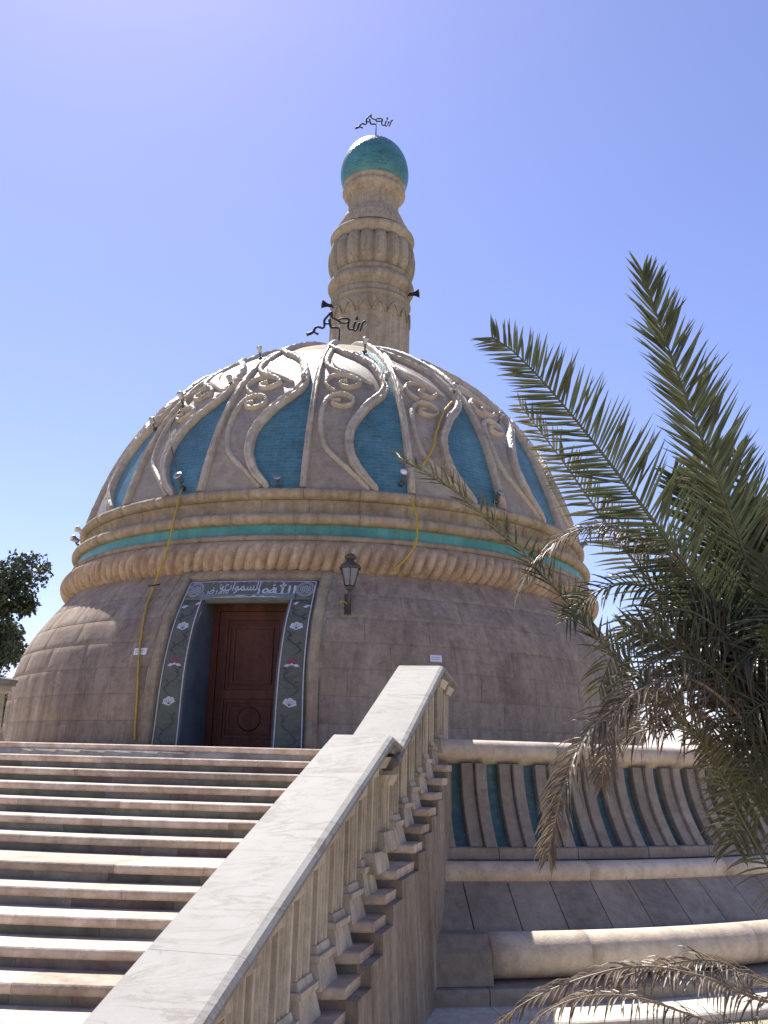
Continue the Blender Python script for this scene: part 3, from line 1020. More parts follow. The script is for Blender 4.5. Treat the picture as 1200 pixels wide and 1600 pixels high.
for k in range(UN):
    a = -PI + k * UA
    if not visible(a):
        continue
    if notstair(a, 10.3) or notstair(a + UA, 10.3):
        inst('teal_strip', strip_me, drum, a)
        inst('pilaster', pil1, drum, a)
        inst('pilaster', pil2, drum, a)
    if notstair(a, 11.2) or notstair(a + UA, 11.2):
        inst('leaning_slab', slab_me, drum, a)
    if k % 2 == 0 and (notstair(a, 10.9) or notstair(a + 2 * UA, 10.9)):
        inst('bench_block', bench_me, drum, a)
    if k % 4 == 0 and (notstair(a, 11.2) or notstair(a + 4 * UA, 11.2)):
        inst('middle_roll', roll2_me, drum, a)
    if k % 3 == 0 and (notstair(a, 12.0) or notstair(a + 3 * UA, 12.0)):
        inst('plinth_course', plinth_me, drum, a)
        inst('ledge_slab', ledge_me, drum, a)

# ------------------------------------------------------------------ staircase
R0, DT, LAND, RC, RISE = 10.06, 0.4157, 0.4185, 12.2, 0.15
NSTEP = 17
def nose(i):
    return R0 + i * DT + (LAND if i >= 7 else 0.0)
def sag(u):
    return RC - math.sqrt(RC * RC - u * u)
stairs = thing('staircase', 'wide curved stone stairs with brown nosings and dark marble risers up to the door', 'stairs', SP(13, 0, GZ))
USE = 4.26
def sweep(prof, u0, u1, n=4):
    """section (s, z) swept across the stairs from u0 to u1 along the curved nosing"""
    V, F = [], []
    c = len(prof)
    for k in range(n + 1):
        u = u0 + (u1 - u0) * k / n
        for s, z in prof:
            V.append(SP(s - sag(u), u, z))
    for k in range(n):
        for i in range(c):
            j = (i + 1) % c
            F.append((k * c + i, k * c + j, (k + 1) * c + j, (k + 1) * c + i))
    F.append(tuple(range(c))[::-1])
    F.append(tuple(n * c + i for i in range(c)))
    return V, F
rng = random.Random(11)
for i in range(NSTEP):
    s, z = nose(i), -i * RISE
    back = (nose(i - 1) if i else R0 - 0.55) - 0.05
    NT = 0.078
    tp_ = [(back, z - NT), (back, z), (s - 0.026, z), (s - 0.013, z - 0.004), (s - 0.004, z - 0.014), (s, z - 0.028), (s - 0.001, z - 0.048), (s - 0.007, z - 0.066), (s - 0.018, z - NT)]
    rp_ = [(s - 0.10, z - RISE - 0.02), (s - 0.10, z - NT - 0.002), (s - 0.040, z - NT - 0.002), (s - 0.040, z - RISE - 0.0005)]
    cuts = [-USE]
    while cuts[-1] < USE - 0.9:
        cuts.append(cuts[-1] + rng.uniform(0.75, 1.35))
    cuts[-1] = USE
    for q in range(len(cuts) - 1):
        add('tread', *sweep(tp_, cuts[q] + 0.0015, cuts[q + 1] - 0.0015), M['tread'], stairs, False)
    cuts = [-USE]
    while cuts[-1] < USE - 0.55:
        cuts.append(cuts[-1] + rng.uniform(0.35, 1.0))
    cuts[-1] = USE
    for q in range(len(cuts) - 1):
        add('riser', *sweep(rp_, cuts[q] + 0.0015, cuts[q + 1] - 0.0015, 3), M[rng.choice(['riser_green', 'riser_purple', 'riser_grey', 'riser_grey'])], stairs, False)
# side walls: stepped top, battered outer face with vertical streaks
for sgn in (-1, 1):
    V, F = [], []
    prof = []
    su = sag(4.2)
    prof.append((8.4, 0 - 0.082))
    for i in range(NSTEP):
        prof.append((nose(i) - su - 0.05, -i * RISE - 0.082))
        prof.append((nose(i) - su - 0.05, -(i + 1) * RISE - 0.082))
    end = nose(NSTEP - 1) - su - 0.05
    prof = prof[:-1] + [(end, GZ - 0.1)]
    bot = GZ - 0.1
    # columns of quads from each top point down to the ground
    for (s, z) in prof[:-1]:
        for uu in (3.2, 4.24 + 0.06 * max(0, -z)):
            V.append(SP(s, sgn * uu, z))
        for uu in (3.2, 4.24 + 0.06 * -bot):
            V.append(SP(s, sgn * uu, bot))
    n = len(prof) - 1
    for k in range(n - 1):
        a, b = 4 * k, 4 * (k + 1)
        q1 = (a, b, b + 1, a + 1)
        q2 = (a + 1, b + 1, b + 3, a + 3)
        F += [q1, q2] if sgn > 0 else [q1[::-1], q2[::-1]]
    a = 4 * (n - 1)
    F.append((a, a + 1, a + 3, a + 2))
    add('side_wall', V, F, M['side'], stairs, False)

# ------------------------------------------------------------------ balustrades
U1, U2 = 3.60, 4.20
CAPLOW = [(12.52, 0.105), (17.3, -1.545)]          # lower flight: (s, z) of the top face, upper and lower end
CAPUP = [(9.58, 1.045), (12.30, -0.085)]
def balustrade(sgn, label):
    root = thing('balustrade', label, 'balustrade', SP(13, sgn * 3.9, GZ), 'balustrades of the staircase')
    def cappiece(s0, z0, s1, z1, name='coping_slab', drop0=False):
        """rounded coping slab between two points of the top line"""
        th_ = 0.125
        sec = [(-0.30, -0.05), (-0.30, -0.02), (-0.28, 0.0), (0.24, 0.0), (0.28, -0.012), (0.30, -0.04), (0.295, -0.075), (0.25, -0.10), (0.24, -th_), (-0.26, -th_), (-0.27, -0.085)]
        V, F = [], []
        c = len(sec)
        um = sgn * 3.90
        for (s, z) in ((s0, z0), (s0 + (s1 - s0) * 0.012 / max(abs(s1 - s0), 0.05), z0 + (z1 - z0) * 0.012 / max(abs(s1 - s0), 0.05)), (s1, z1)):
            for du, dz in sec:
                V.append(SP(s, um + sgn * du, z + dz))
        for j in range(2):
            for i in range(c):
                i2 = (i + 1) % c
                q = (j * c + i, j * c + i2, (j + 1) * c + i2, (j + 1) * c + i)
                F.append(q if sgn > 0 else q[::-1])
        F.append(tuple(range(c))[::-1] if sgn > 0 else tuple(range(c)))
        F.append(tuple(2 * c + i for i in range(c)) if sgn > 0 else tuple(2 * c + i for i in range(c))[::-1])
        return add(name, V, F, M['coping'], root, False)
    def run(a, b, n, gap=0.003):
        for k in range(n):
            t0, t1 = k / n, (k + 1) / n
            cappiece(a[0] + (b[0] - a[0]) * t0 + gap, a[1] + (b[1] - a[1]) * t0, a[0] + (b[0] - a[0]) * t1 - gap, a[1] + (b[1] - a[1]) * t1)
    run(CAPLOW[0], CAPLOW[1], 4)
    run(CAPUP[0], CAPUP[1], 2)
    # short level returns at the head of each flight
    cappiece(12.515, 0.105, 12.02, 0.03)
    if sgn > 0:
        cappiece(9.575, 1.045, 8.35, 0.93)
    else:
        cappiece(9.575, 1.045, 8.2, 1.06)
        cappiece(8.195, 1.06, 6.80, 1.075)
    def ctop(s):
        if s > 12.4:
            return CAPLOW[0][1] + (CAPLOW[1][1] - CAPLOW[0][1]) * (s - CAPLOW[0][0]) / (CAPLOW[1][0] - CAPLOW[0][0])
        if s > 9.58:
            return CAPUP[0][1] + (CAPUP[1][1] - CAPUP[0][1]) * (s - CAPUP[0][0]) / (CAPUP[1][0] - CAPUP[0][0])
        return 1.045 + (s - 9.575) * (0.094 if sgn > 0 else -0.011)
    def sq(name, s, z0, z1, h0, h1, mat, parent, flute=False, u=3.90):
        """square member between heights, half-widths h0 (bottom) and h1 (top)"""
        V, F = [], []
        if not flute:
            for (z, h) in ((z0, h0), (z1, h1)):
                V += [SP(s + a * h, sgn * (u + b * h), z) for a, b in ((-1, -1), (1, -1), (1, 1), (-1, 1))]
            F = [(0, 3, 2, 1), (4, 5, 6, 7), (0, 1, 5, 4), (1, 2, 6, 5), (2, 3, 7, 6), (3, 0, 4, 7)]
        else:
            ring = []
            h = h0
            side = [(-1.0, 1.0), (-0.72, 1.0), (-0.66, 0.86), (-0.34, 0.86), (-0.28, 1.0), (-0.19, 1.0), (-0.13, 0.86), (0.13, 0.86), (0.19, 1.0), (0.28, 1.0), (0.34, 0.86), (0.66, 0.86), (0.72, 1.0)]
            for q in range(4):
                ca, sa = math.cos(q * PI / 2), math.sin(q * PI / 2)
                for x, y in side:
                    ring.append((x * ca + y * sa, -x * sa + y * ca))
            n = len(ring)
            for z in (z0, z1):
                V += [SP(s + a * h, sgn * (u + b * h), z) for a, b in ring]
            for k in range(n):
                F.append((k, (k + 1) % n, n + (k + 1) % n, n + k))
        return add(name, V, F, mat, parent, False)
    def baluster(s, zf, ztop, w=0.15):
        h = ztop - zf
        b = sq('baluster', s, zf + 0.27, ztop - 0.10, w, w, M['balus'], root, True)
        sq('plinth', s, zf - 0.005, zf + 0.17, w + 0.075, w + 0.035, M['balus'], b)
        sq('base_roll', s, zf + 0.171, zf + 0.215, w + 0.055, w + 0.055, M['balus'], b)
        sq('base_block', s, zf + 0.216, zf + 0.2695, w + 0.025, w + 0.01, M['balus'], b)
        sq('capital', s, ztop - 0.099, ztop - 0.055, w + 0.015, w + 0.05, M['balus'], b)
        sq('abacus', s, ztop - 0.0545, ztop + 0.06, w + 0.06, w + 0.065, M['balus'], b)
    su = sag(3.9)
    for i in range(NSTEP):
        s = nose(i) - su - 0.20
        if i == 7:
            continue
        if s < 12.02 or s > 12.62:
            baluster(s, -i * RISE, ctop(s) - 0.125 - 0.03)
    if sgn < 0:
        for s in (7.05, 7.45, 7.85, 8.25):
            baluster(s, 0.0, ctop(s) - 0.125 - 0.03)
    for s, zf in ((11.93 + 0.45, -6 * RISE), (12.72, -7 * RISE), (9.25, 0.0), (8.75, 0.0)):
        ct = ctop(s) - 0.125
        p = sq('pier', s, zf, ct - 0.10, 0.19, 0.19, M['balus'], root, True)
        sq('pier_base', s, zf - 0.004, zf + 0.16, 0.27, 0.235, M['balus'], p)
        sq('pier_capital', s, ct - 0.099, ct + 0.0, 0.22, 0.26, M['balus'], p)
    return root
balustrade(1, 'stone balustrade with white coping standing between the stairs and the palm')
balustrade(-1, 'stone balustrade with white coping on the tree side of the stairs')

# ------------------------------------------------------------------ minaret
MX, MY = 0.93, 9.0
mina = thing('minaret', 'slender sandstone minaret topped by a teal tiled ball, rising behind the dome', 'minaret', (MX, MY, GZ))
def mlathe(prof, n=64, mod=None):
    return lathe(prof, n, cx=MX, cy=MY, mod=mod)
def mpart(name, prof, mat, n=72, mod=None, parent=None, smooth=True, uvs=False):
    v, f, uv = mlathe(prof, n, mod)
    return add(name, v, f, mat, parent or mina, smooth, uv if uvs else None)
# fluted shaft with pointed arches
NA = 16
def shaftmod(j, a):
    ph = (a * NA / (2 * PI)) % 1.0
    d = abs(ph - 0.5)
    return -0.035 if d < 0.36 else (0.02 if d > 0.44 else 0.0)
shaft_p = [(1.43, GZ), (1.43, 2.0), (1.43, 8.0), (1.44, 14.0), (1.44, 15.15)]
sh = mpart('shaft', shaft_p, M['minaret'], NA * 12, shaftmod)
# arch heads: raised pointed ribs
for k in range(NA):
    a = 2 * PI * (k + 0.5) / NA
    hw = PI / NA
    pts = []
    for t in [i / 16 for i in range(17)]:
        x = (t * 2 - 1)
        z = 15.15 + 0.42 * (1 - abs(x) ** 1.7)
        aa = a + x * hw * 0.86
        pts.append((MX + 1.455 * math.sin(aa), MY - 1.455 * math.cos(aa), z))
    v, f = tube(pts, 0.035, 6)
    add('arch_rib', v, f, M['minaret'], sh)
mpart('arch_wall', [(1.40, 15.14), (1.425, 15.15), (1.43, 15.6), (1.43, 15.78), (1.42, 15.80)], M['minaret'])
mpart('lower_ring', [(1.40, 15.79)] + arcprof(1.40, 15.93, 0.085, -80, 80, 8) + [(1.42, 16.1), (1.46, 16.2), (1.40, 16.25)], M['minaret'])
mpart('torus', [(1.38, 16.24), (1.44, 16.26)] + arcprof(1.36, 16.62, 0.235, -75, 80, 12) + [(1.40, 16.88), (1.47, 16.95), (1.48, 17.02), (1.3, 17.04)], M['minaret'])
NL = 18
def bulge(j, a):
    ph = (a * NL / (2 * PI)) % 1.0
    return -0.17 * (abs(ph - 0.5) * 2) ** 2.6
mpart('fluted_bulge', [(1.38, 17.03), (1.50, 17.08), (1.585, 17.3), (1.62, 17.6), (1.62, 17.9), (1.57, 18.15), (1.50, 18.32), (1.35, 18.36)], M['minaret'], NL * 14, bulge)
mpart('upper_torus', [(1.36, 18.34), (1.48, 18.36)] + arcprof(1.40, 18.62, 0.175, -60, 75, 10) + [(1.38, 18.84), (1.2, 18.9)], M['minaret'])
mpart('stepped_neck', [(1.1, 18.88), (1.36, 18.9), (1.36, 19.02), (1.27, 19.06), (1.27, 19.18), (1.19, 19.22), (1.17, 19.4), (1.02, 19.72), (0.94, 19.78)], M['minaret'], smooth=False)
NF = 24
def neckmod(j, a):
    ph = (a * NF / (2 * PI)) % 1.0
    return -0.03 if abs(ph - 0.5) < 0.3 else 0.0
mpart('fluted_neck', [(0.93, 19.76), (0.95, 19.8), (0.945, 20.1), (0.96, 20.3), (1.0, 20.42)], M['minaret'], NF * 8, neckmod)
mpart('collar', [(0.9, 20.36), (1.0, 20.38), (1.05, 20.42)] + arcprof(1.05, 20.66, 0.145, -60, 70, 10) + [(1.12, 20.82), (1.18, 20.9), (1.19, 20.98), (1.0, 21.0)], M['minaret'])
ball_p = [(1.10, 20.93)] + [(1.30 * math.cos(rad(g)), 21.50 + (1.55 if g > 0 else 1.30) * math.sin(rad(g))) for g in range(-26, 88, 4)] + [(0.0, 23.06)]
mpart('tiled_ball', ball_p, M['tealball'], 72, uvs=True)
mpart('ball_cap', [(0.30, 22.96), (0.31, 23.10), (0.22, 23.14), (0.10, 23.20), (0.0, 23.21)], M['steel'], 24)

def speaker(px, py, depth, side, label):
    """small horn loudspeaker fixed to the minaret, mouth pointing away from it"""
    c = pix(px, py, depth)
    t = thing('loudspeaker', label, 'loudspeaker', c, 'loudspeakers on the minaret')
    d = Vector((side, -0.25, 0.05)).normalized()
    prof = [(0.05, -0.26), (0.06, -0.24), (0.065, -0.10), (0.09, -0.02), (0.15, 0.09), (0.165, 0.11), (0.14, 0.10), (0.05, -0.05)]
    q = d.to_track_quat('Z', 'Y').to_matrix()
    v, f, _ = lathe(prof, 20)
    add('horn', [c + q @ Vector(p) for p in v], f, M['iron'], t)
    add('bracket', *tube([c - d * 0.25, c - d * 0.25 + Vector((-side * 0.12, 0.05, -0.12)), c - d * 0.4 + Vector((-side * 0.2, 0.1, -0.14))], 0.025, 8), M['iron'], t)
speaker(650, 459, 33.6, 1, 'black horn loudspeaker on the side of the minaret facing the palm')
speaker(508, 476, 33.4, -1, 'black horn loudspeaker on the minaret beside the dome finial')

# ------------------------------------------------------------------ calligraphic finials
STROKES = [
    ([(185, 490), (240, 468), (285, 440), (303, 395), (330, 362), (380, 365), (420, 375), (447, 340), (442, 250), (490, 175), (545, 108)], [1.5, 1.5, 1.3, 1.1, 1.1, 1.1, 1.1, 1.0, 1.1, 1.1, 1.3]),
    ([(285, 440), (320, 460), (360, 478)], [0.8, 0.9, 1.2]),
    ([(452, 300), (490, 303), (522, 288), (518, 235)], [0.9, 0.9, 1.1, 1.3]),
    ([(522, 288), (535, 325), (552, 362), (610, 362), (668, 368)], [1.0, 1.1, 1.1, 1.1, 1.0]),
    ([(545, 108), (548, 165), (560, 198), (610, 225), (655, 248)], [1.2, 0.9, 0.8, 0.8, 0.9]),
    ([(655, 248), (690, 280), (750, 284), (800, 270), (820, 240), (795, 215), (735, 208), (672, 222), (650, 248)], [0.9] * 9),
    ([(818, 240), (808, 300), (802, 345), (822, 385), (858, 388), (885, 380)], [1.0, 0.9, 0.9, 0.9, 0.9, 0.8]),
    ([(908, 262), (893, 330), (884, 380), (910, 408), (940, 385), (958, 330), (972, 280)], [1.1, 1.0, 0.9, 0.9, 0.9, 0.9, 1.1]),
    ([(985, 415), (1005, 345), (1030, 265), (1062, 245)], [0.8, 0.9, 1.0, 1.1]),
    ([(915, 205), (932, 222), (952, 215)], [0.8, 0.8, 0.8]),
    ([(932, 170), (936, 205)], [0.7, 0.7]),
]
def finial(base, scale, label, polelen):
    """metal calligraphy on a short pole; scale = metres per unit of the traced strokes"""
    t = thing('calligraphic_finial', label, 'finial', base, None)
    top = base + Vector((0, 0, polelen))
    rt_, up_ = CR.copy(), Vector((0, 0, 1))
    rt_.z = 0
    rt_.normalize()
    def pt(x, y):
        return top + rt_ * ((x - 675) * scale) + up_ * ((370 - y) * scale)
    for pts, w in STROKES:
        n = len(pts) * 4
        P = spline([pt(*p) for p in pts], n)
        W = [interp(k / (n - 1) * (len(w) - 1), list(range(len(w))), w) * 17.0 * scale for k in range(n)]
        add('letter_stroke', *tube(P, W, 8), M['iron'], t)
    add('pole', *tube([base - Vector((0, 0, 0.03)), base + Vector((0, 0, polelen * 0.5)), top + up_ * (75 * scale)], [12 * scale + 0.01, 12 * scale, 9 * scale], 10), M['iron'], t)
    add('pole_base', *tube([base - Vector((0, 0, 0.02)), base + Vector((0, 0, 0.10)), base + Vector((0, 0, 0.13))], [0.085, 0.075, 0.03], 12), M['iron'], t)
finial(Vector((-0.12, 0.0, 10.04)), 0.00172, 'large black metal calligraphy finial on the crown of the dome', 0.62)
finial(Vector((MX, MY, 23.20)), 0.00166, 'small black metal calligraphy finial on the teal ball of the minaret', 0.62)

# ------------------------------------------------------------------ ray helpers for things fixed to the building
def ray_hit(px, py, radius_of_z, zlo, zhi):
    d = (CF + CR * ((px - 600) / FPX) - CU * ((py - 800) / FPX)).normalized()
    t = 9.0
    while t < 30:
        p = CAM_POS + d * t
        if zlo < p.z < zhi and math.hypot(p.x, p.y) < radius_of_z(p.z):
            return p
        t += 0.01
    return None

# ------------------------------------------------------------------ floodlights on the dome
def floodlight(p, n, label, size=1.0, tilt=0.0, white=False):
    t = thing('floodlight', label, 'floodlight', p, 'small floodlights fixed to the dome')
    up = Vector((0, 0, 1))
    side = n.cross(up)
    side = side.normalized() if side.length > 0.01 else Vector((1, 0, 0))
    top = p + n * (0.10 * size) + up * (0.15 * size)
    size *= 0.78
    top = p + n * (0.10 * size) + up * (0.15 * size)
    add('bracket', *tube([p - n * 0.05, p + n * 0.05 * size + up * 0.04 * size, p + n * (0.09 * size) + up * (0.11 * size)], 0.022 * size, 8), M['darksteel'], t)
    add('mounting_plate', *tube([p - n * 0.03, p + n * 0.025], [0.06 * size, 0.055 * size], 10), M['darksteel'], t)
    d = (n * 0.9 + up * (0.35 + tilt)).normalized()
    q = d.to_track_quat('Z', 'Y').to_matrix()
    prof = [(0.0, -0.10), (0.045, -0.098), (0.055, -0.06), (0.06, 0.0), (0.085, 0.06), (0.088, 0.085), (0.075, 0.085)]
    v, f, _ = lathe([(a * size, b * size) for a, b in prof], 18)
    hd = add('lamp_head', [top + q @ Vector(x) for x in v], f, M['steel'], t)
    v, f, _ = lathe([(0.078 * size, 0.08 * size), (0.06 * size, 0.105 * size), (0.0, 0.118 * size)], 18)
    add('lens', [top + q @ Vector(x) for x in v], f, M['white'] if white else M['glass'], hd)
FL = [
    (435, 763, 'dark floodlight at the foot of the teal panel above the doorway', 1.0),
    (627, 757, 'floodlight with white lens at the foot of the teal panel above the wall lantern', 1.1),
    (775, 785, 'floodlight behind the tip of the dry palm frond', 1.0),
    (285, 764, 'shiny floodlight at the top end of the yellow cable', 1.25),
    (708, 622, 'floodlight high on the dome where the short yellow cable starts', 1.1),
    (604, 604, 'floodlight on the straight rib above the teal panel over the wall lantern', 1.0),
    (570, 552, 'floodlight close to the crown of the dome in front of the minaret shaft', 1.15),
    (475, 606, 'floodlight on the straight rib above the doorway', 1.0),
    (361, 610, 'floodlight on the shoulder of the dome above the yellow cable', 1.1),
    (286, 636, 'floodlight on the lit edge of the dome, uppermost of two there', 1.15),
    (242, 672, 'floodlight on the lit edge of the dome, lower of two there', 1.0),
    (778, 664, 'floodlight on the shaded edge of the dome over the palm', 1.0),
    (406, 563, 'floodlight on the skyline of the dome near the large finial', 1.0),
]
for px, py, lb, sz in FL:
    p = ray_hit(px, py, lambda z: domeR(z) + 0.06, 4.5, 9.8)
    if p is None:
        continue
    a = math.atan2(p.x, -p.y)
    q, n = dome_pt(a, p.z, 0.07)
    floodlight(q, n, lb, sz, 0.2 if py < 650 else 0.0, white=(px == 627))
for az, z, r, lb in ((-78.5, 4.62, 5.83, 'floodlight sticking out from the moulding on the tree side of the dome'), (-67.0, 4.14, 5.93, 'white floodlight on the lip moulding on the tree side of the dome'), (73.0, 4.62, 5.80, 'white floodlight on the moulding behind the palm fronds')):
    a = rad(az)
    n = Vector((math.sin(a), -math.cos(a), 0))
    floodlight(n * r + Vector((0, 0, z)), n, lb, 1.2, 0.1, white=True)

# ------------------------------------------------------------------ yellow cables
def cable(pts, r, label, n=60):
    P = spline(pts, n)
    jit = random.Random(5)
    P = [p + Vector((jit.uniform(-1, 1), jit.uniform(-1, 1), jit.uniform(-1, 1))) * 0.006 for p in P]
    return tag(add('yellow_cable', *tube(P, r, 8), M['yellow']), label, 'cable', None)
def cyl(px, py, r):
    """point on a vertical cylinder of radius r about the dome axis"""
    q = ray_hit(px, py, lambda z: r, -3, 12)
    return q
c1 = [cyl(285, 762, 5.72), cyl(278, 786, 5.97), cyl(268, 830, 6.14), cyl(258, 870, 6.24), cyl(250, 890, 6.26)] + [ray_hit(x, y, lambda z: max(6.30 if z > 2.6 else 0, bodyR(max(0.0, min(z, 3.1))) + 0.05), -0.5, 3.6) for x, y in ((241, 915), (233, 935), (227, 955), (222, 985), (218, 1015), (216, 1045), (215, 1075), (213, 1110), (211, 1140), (210, 1157))]
cable(c1, 0.019, 'long yellow cable hanging from the dome past the doorway to the terrace')
add('cable_tie', *tube([c1[5] + Vector((-0.10, -0.03, -0.02)), c1[5] + Vector((0.10, -0.03, 0.02))], 0.012, 6), M['iron'], bpy.data.objects['yellow_cable'])
c2 = [cyl(641, 770, 5.80), cyl(646, 790, 5.97), cyl(652, 815, 6.08), cyl(649, 850, 6.20), cyl(632, 875, 6.22), cyl(614, 891, 6.16)]
cable(c2, 0.020, 'short yellow cable lying over the rope moulding above the wall lantern', 40)
dd = [ray_hit(x, y, lambda z: domeR(z) + 0.14, 4.5, 9.8) for x, y in ((706, 628), (692, 645), (683, 672), (676, 700), (660, 728))]
cable([p for p in dd if p], 0.022, 'yellow cable running down the dome from a floodlight toward the dry palm frond', 30)
dd = [ray_hit(x, y, lambda z: domeR(z) + 0.14, 4.5, 9.8) for x, y in ((282, 640), (266, 670), (270, 710), (284, 760))]
tag(add('thin_cable', *tube(spline([p for p in dd if p], 30), 0.014, 6), M['palmdry']), 'thin pale cable running down the dome to the shiny floodlight', 'cable')

# ------------------------------------------------------------------ wall lantern
def lantern():
    base = ray_hit(543, 960, lambda z: bodyR(min(z, 3.1)) + 0.01, 1.5, 3.1)
    a = math.atan2(base.x, -base.y)
    n = Vector((math.sin(a), -math.cos(a), 0))
    sd = Vector((math.cos(a), math.sin(a), 0))
    t = thing('wall_lantern', 'dark metal wall lantern with bluish glass on the stone beside the doorway', 'lantern', base)
    up = Vector((0, 0, 1))
    def W(x, d, z):
        return base + sd * x + n * d + up * z
    out = 0.34
    # back plate follows the leaning wall
    pl = xf(boxv(-0.055, 0.055, -0.12, 0.035, 0.0, 0.36), lambda v: W(v.x, v.y - 0.34 * v.z, v.z))
    add('back_plate', *pl, M['lampmetal'], t, False)
    arm = spline([W(0, 0.0, 0.08), W(0, 0.14, 0.05), W(0, 0.27, 0.12), W(0, out, 0.26), W(0, out, 0.36)], 24)
    add('arm', *tube(arm, [0.030 - 0.008 * k / 23 for k in range(24)], 10), M['lampmetal'], t)
    add('arm_scroll', *tube(spline([W(0, 0.02, 0.30), W(0, 0.12, 0.22), W(0, 0.16, 0.12), W(0, 0.10, 0.08)], 16), 0.016, 8), M['lampmetal'], t)
    cx = W(0, out, 0)
    def six(prof, mat, name, par, n6=6, smooth=False):
        v, f, _ = lathe(prof, n6)
        return add(name, [cx + Vector(p) for p in v], f, mat, par, smooth)
    six([(0.02, 0.34), (0.06, 0.36), (0.075, 0.40), (0.07, 0.42), (0.0, 0.42)], M['lampmetal'], 'cup', t, 12, True)
    gl = six([(0.085, 0.425), (0.165, 0.70)], M['glass'], 'glass', t)
    for k in range(6):
        aa = -PI + 2 * PI * k / 6
        p0 = cx + Vector((0.088 * math.sin(aa), -0.088 * math.cos(aa), 0.42))
        p1 = cx + Vector((0.168 * math.sin(aa), -0.168 * math.cos(aa), 0.705))
        add('glazing_bar', *tube([p0, p1], 0.011, 6), M['lampmetal'], gl)
    six([(0.0, 0.70), (0.20, 0.705), (0.205, 0.725), (0.14, 0.78), (0.085, 0.82), (0.06, 0.86), (0.0, 0.86)], M['lampmetal'], 'roof', t)
    six([(0.045, 0.855), (0.09, 0.875), (0.10, 0.91), (0.075, 0.945), (0.03, 0.96), (0.0, 0.98)], M['lampmetal'], 'crown', t, 12, True)
    add('wire_end', *tube(spline([W(-0.02, 0.06, 0.17), W(-0.08, 0.10, 0.20), W(-0.15, 0.08, 0.19)], 10), 0.014, 6), M['yellow'], t)
lantern()

# ------------------------------------------------------------------ small plates on the wall
def plate(px, py, w, h, label):
    p = ray_hit(px, py, lambda z: bodyR(max(0.0, min(z, 3.1))) + 0.012, 0.2, 3.1)
    a = math.atan2(p.x, -p.y)
    n = Vector((math.sin(a), -math.cos(a), 0))
    sd = Vector((math.cos(a), math.sin(a), 0))
    t = thing('wall_plate', label, 'plate', p, 'small white plates fixed to the wall')
    lean = (bodyR(p.z + 0.05) - bodyR(p.z - 0.05)) / 0.1
    def W(x, d, z):
        return p + sd * x + n * (d + lean * z) + Vector((0, 0, z))
    add('plate_body', *xf(boxv(-w / 2, w / 2, -0.10, 0.016, -h / 2, h / 2), lambda v: W(v.x, v.y, v.z)), M['white'], t, False)
    for k in range(2):
        z = h * (0.16 - 0.30 * k)
        add('print_line', *xf(boxv(-w * 0.38, w * (0.36 - 0.1 * k), 0.0165, 0.018, z - h * 0.05, z + h * 0.05), lambda v: W(v.x, v.y, v.z)), M['plateprint'], t, False)
plate(220, 1018, 0.26, 0.115, 'small white plate on the wall behind the long yellow cable')
plate(681, 1029, 0.20, 0.115, 'small white plate on the wall just above the top end of the coping')

# ------------------------------------------------------------------ date palm
palm = thing('date_palm', 'young date palm with green upright fronds and drooping dry ones beside the stairs', 'palm tree', pix(1330, 1500, 7.0))
PB = pix(1330, 1500, 7.0)
LOC[palm.name] = Vector((PB.x, PB.y, GZ))
palm.location = LOC[palm.name]
CR0 = pix(1295, 1420, 7.0)
tv = []
nr, nk = 26, 14
V, F = [], []
for j in range(nr + 1):
    t = j / nr
    c = Vector((PB.x, PB.y, GZ - 0.1)).lerp(CR0 + Vector((0, 0, -0.05)), t)
    for k in range(nk):
        a = 2 * PI * k / nk + (j % 2) * PI / nk
        r = (0.27 - 0.05 * t) * (1.0 + (0.16 if (j + k) % 2 == 0 else -0.04))
        V.append(c + Vector((r * math.cos(a), r * math.sin(a), 0.0)))
for j in range(nr):
    for k in range(nk):
        k2 = (k + 1) % nk
        F.append((j * nk + k, j * nk + k2, (j + 1) * nk + k2, (j + 1) * nk + k))
add('trunk', V, F, M['trunk'], palm, False)

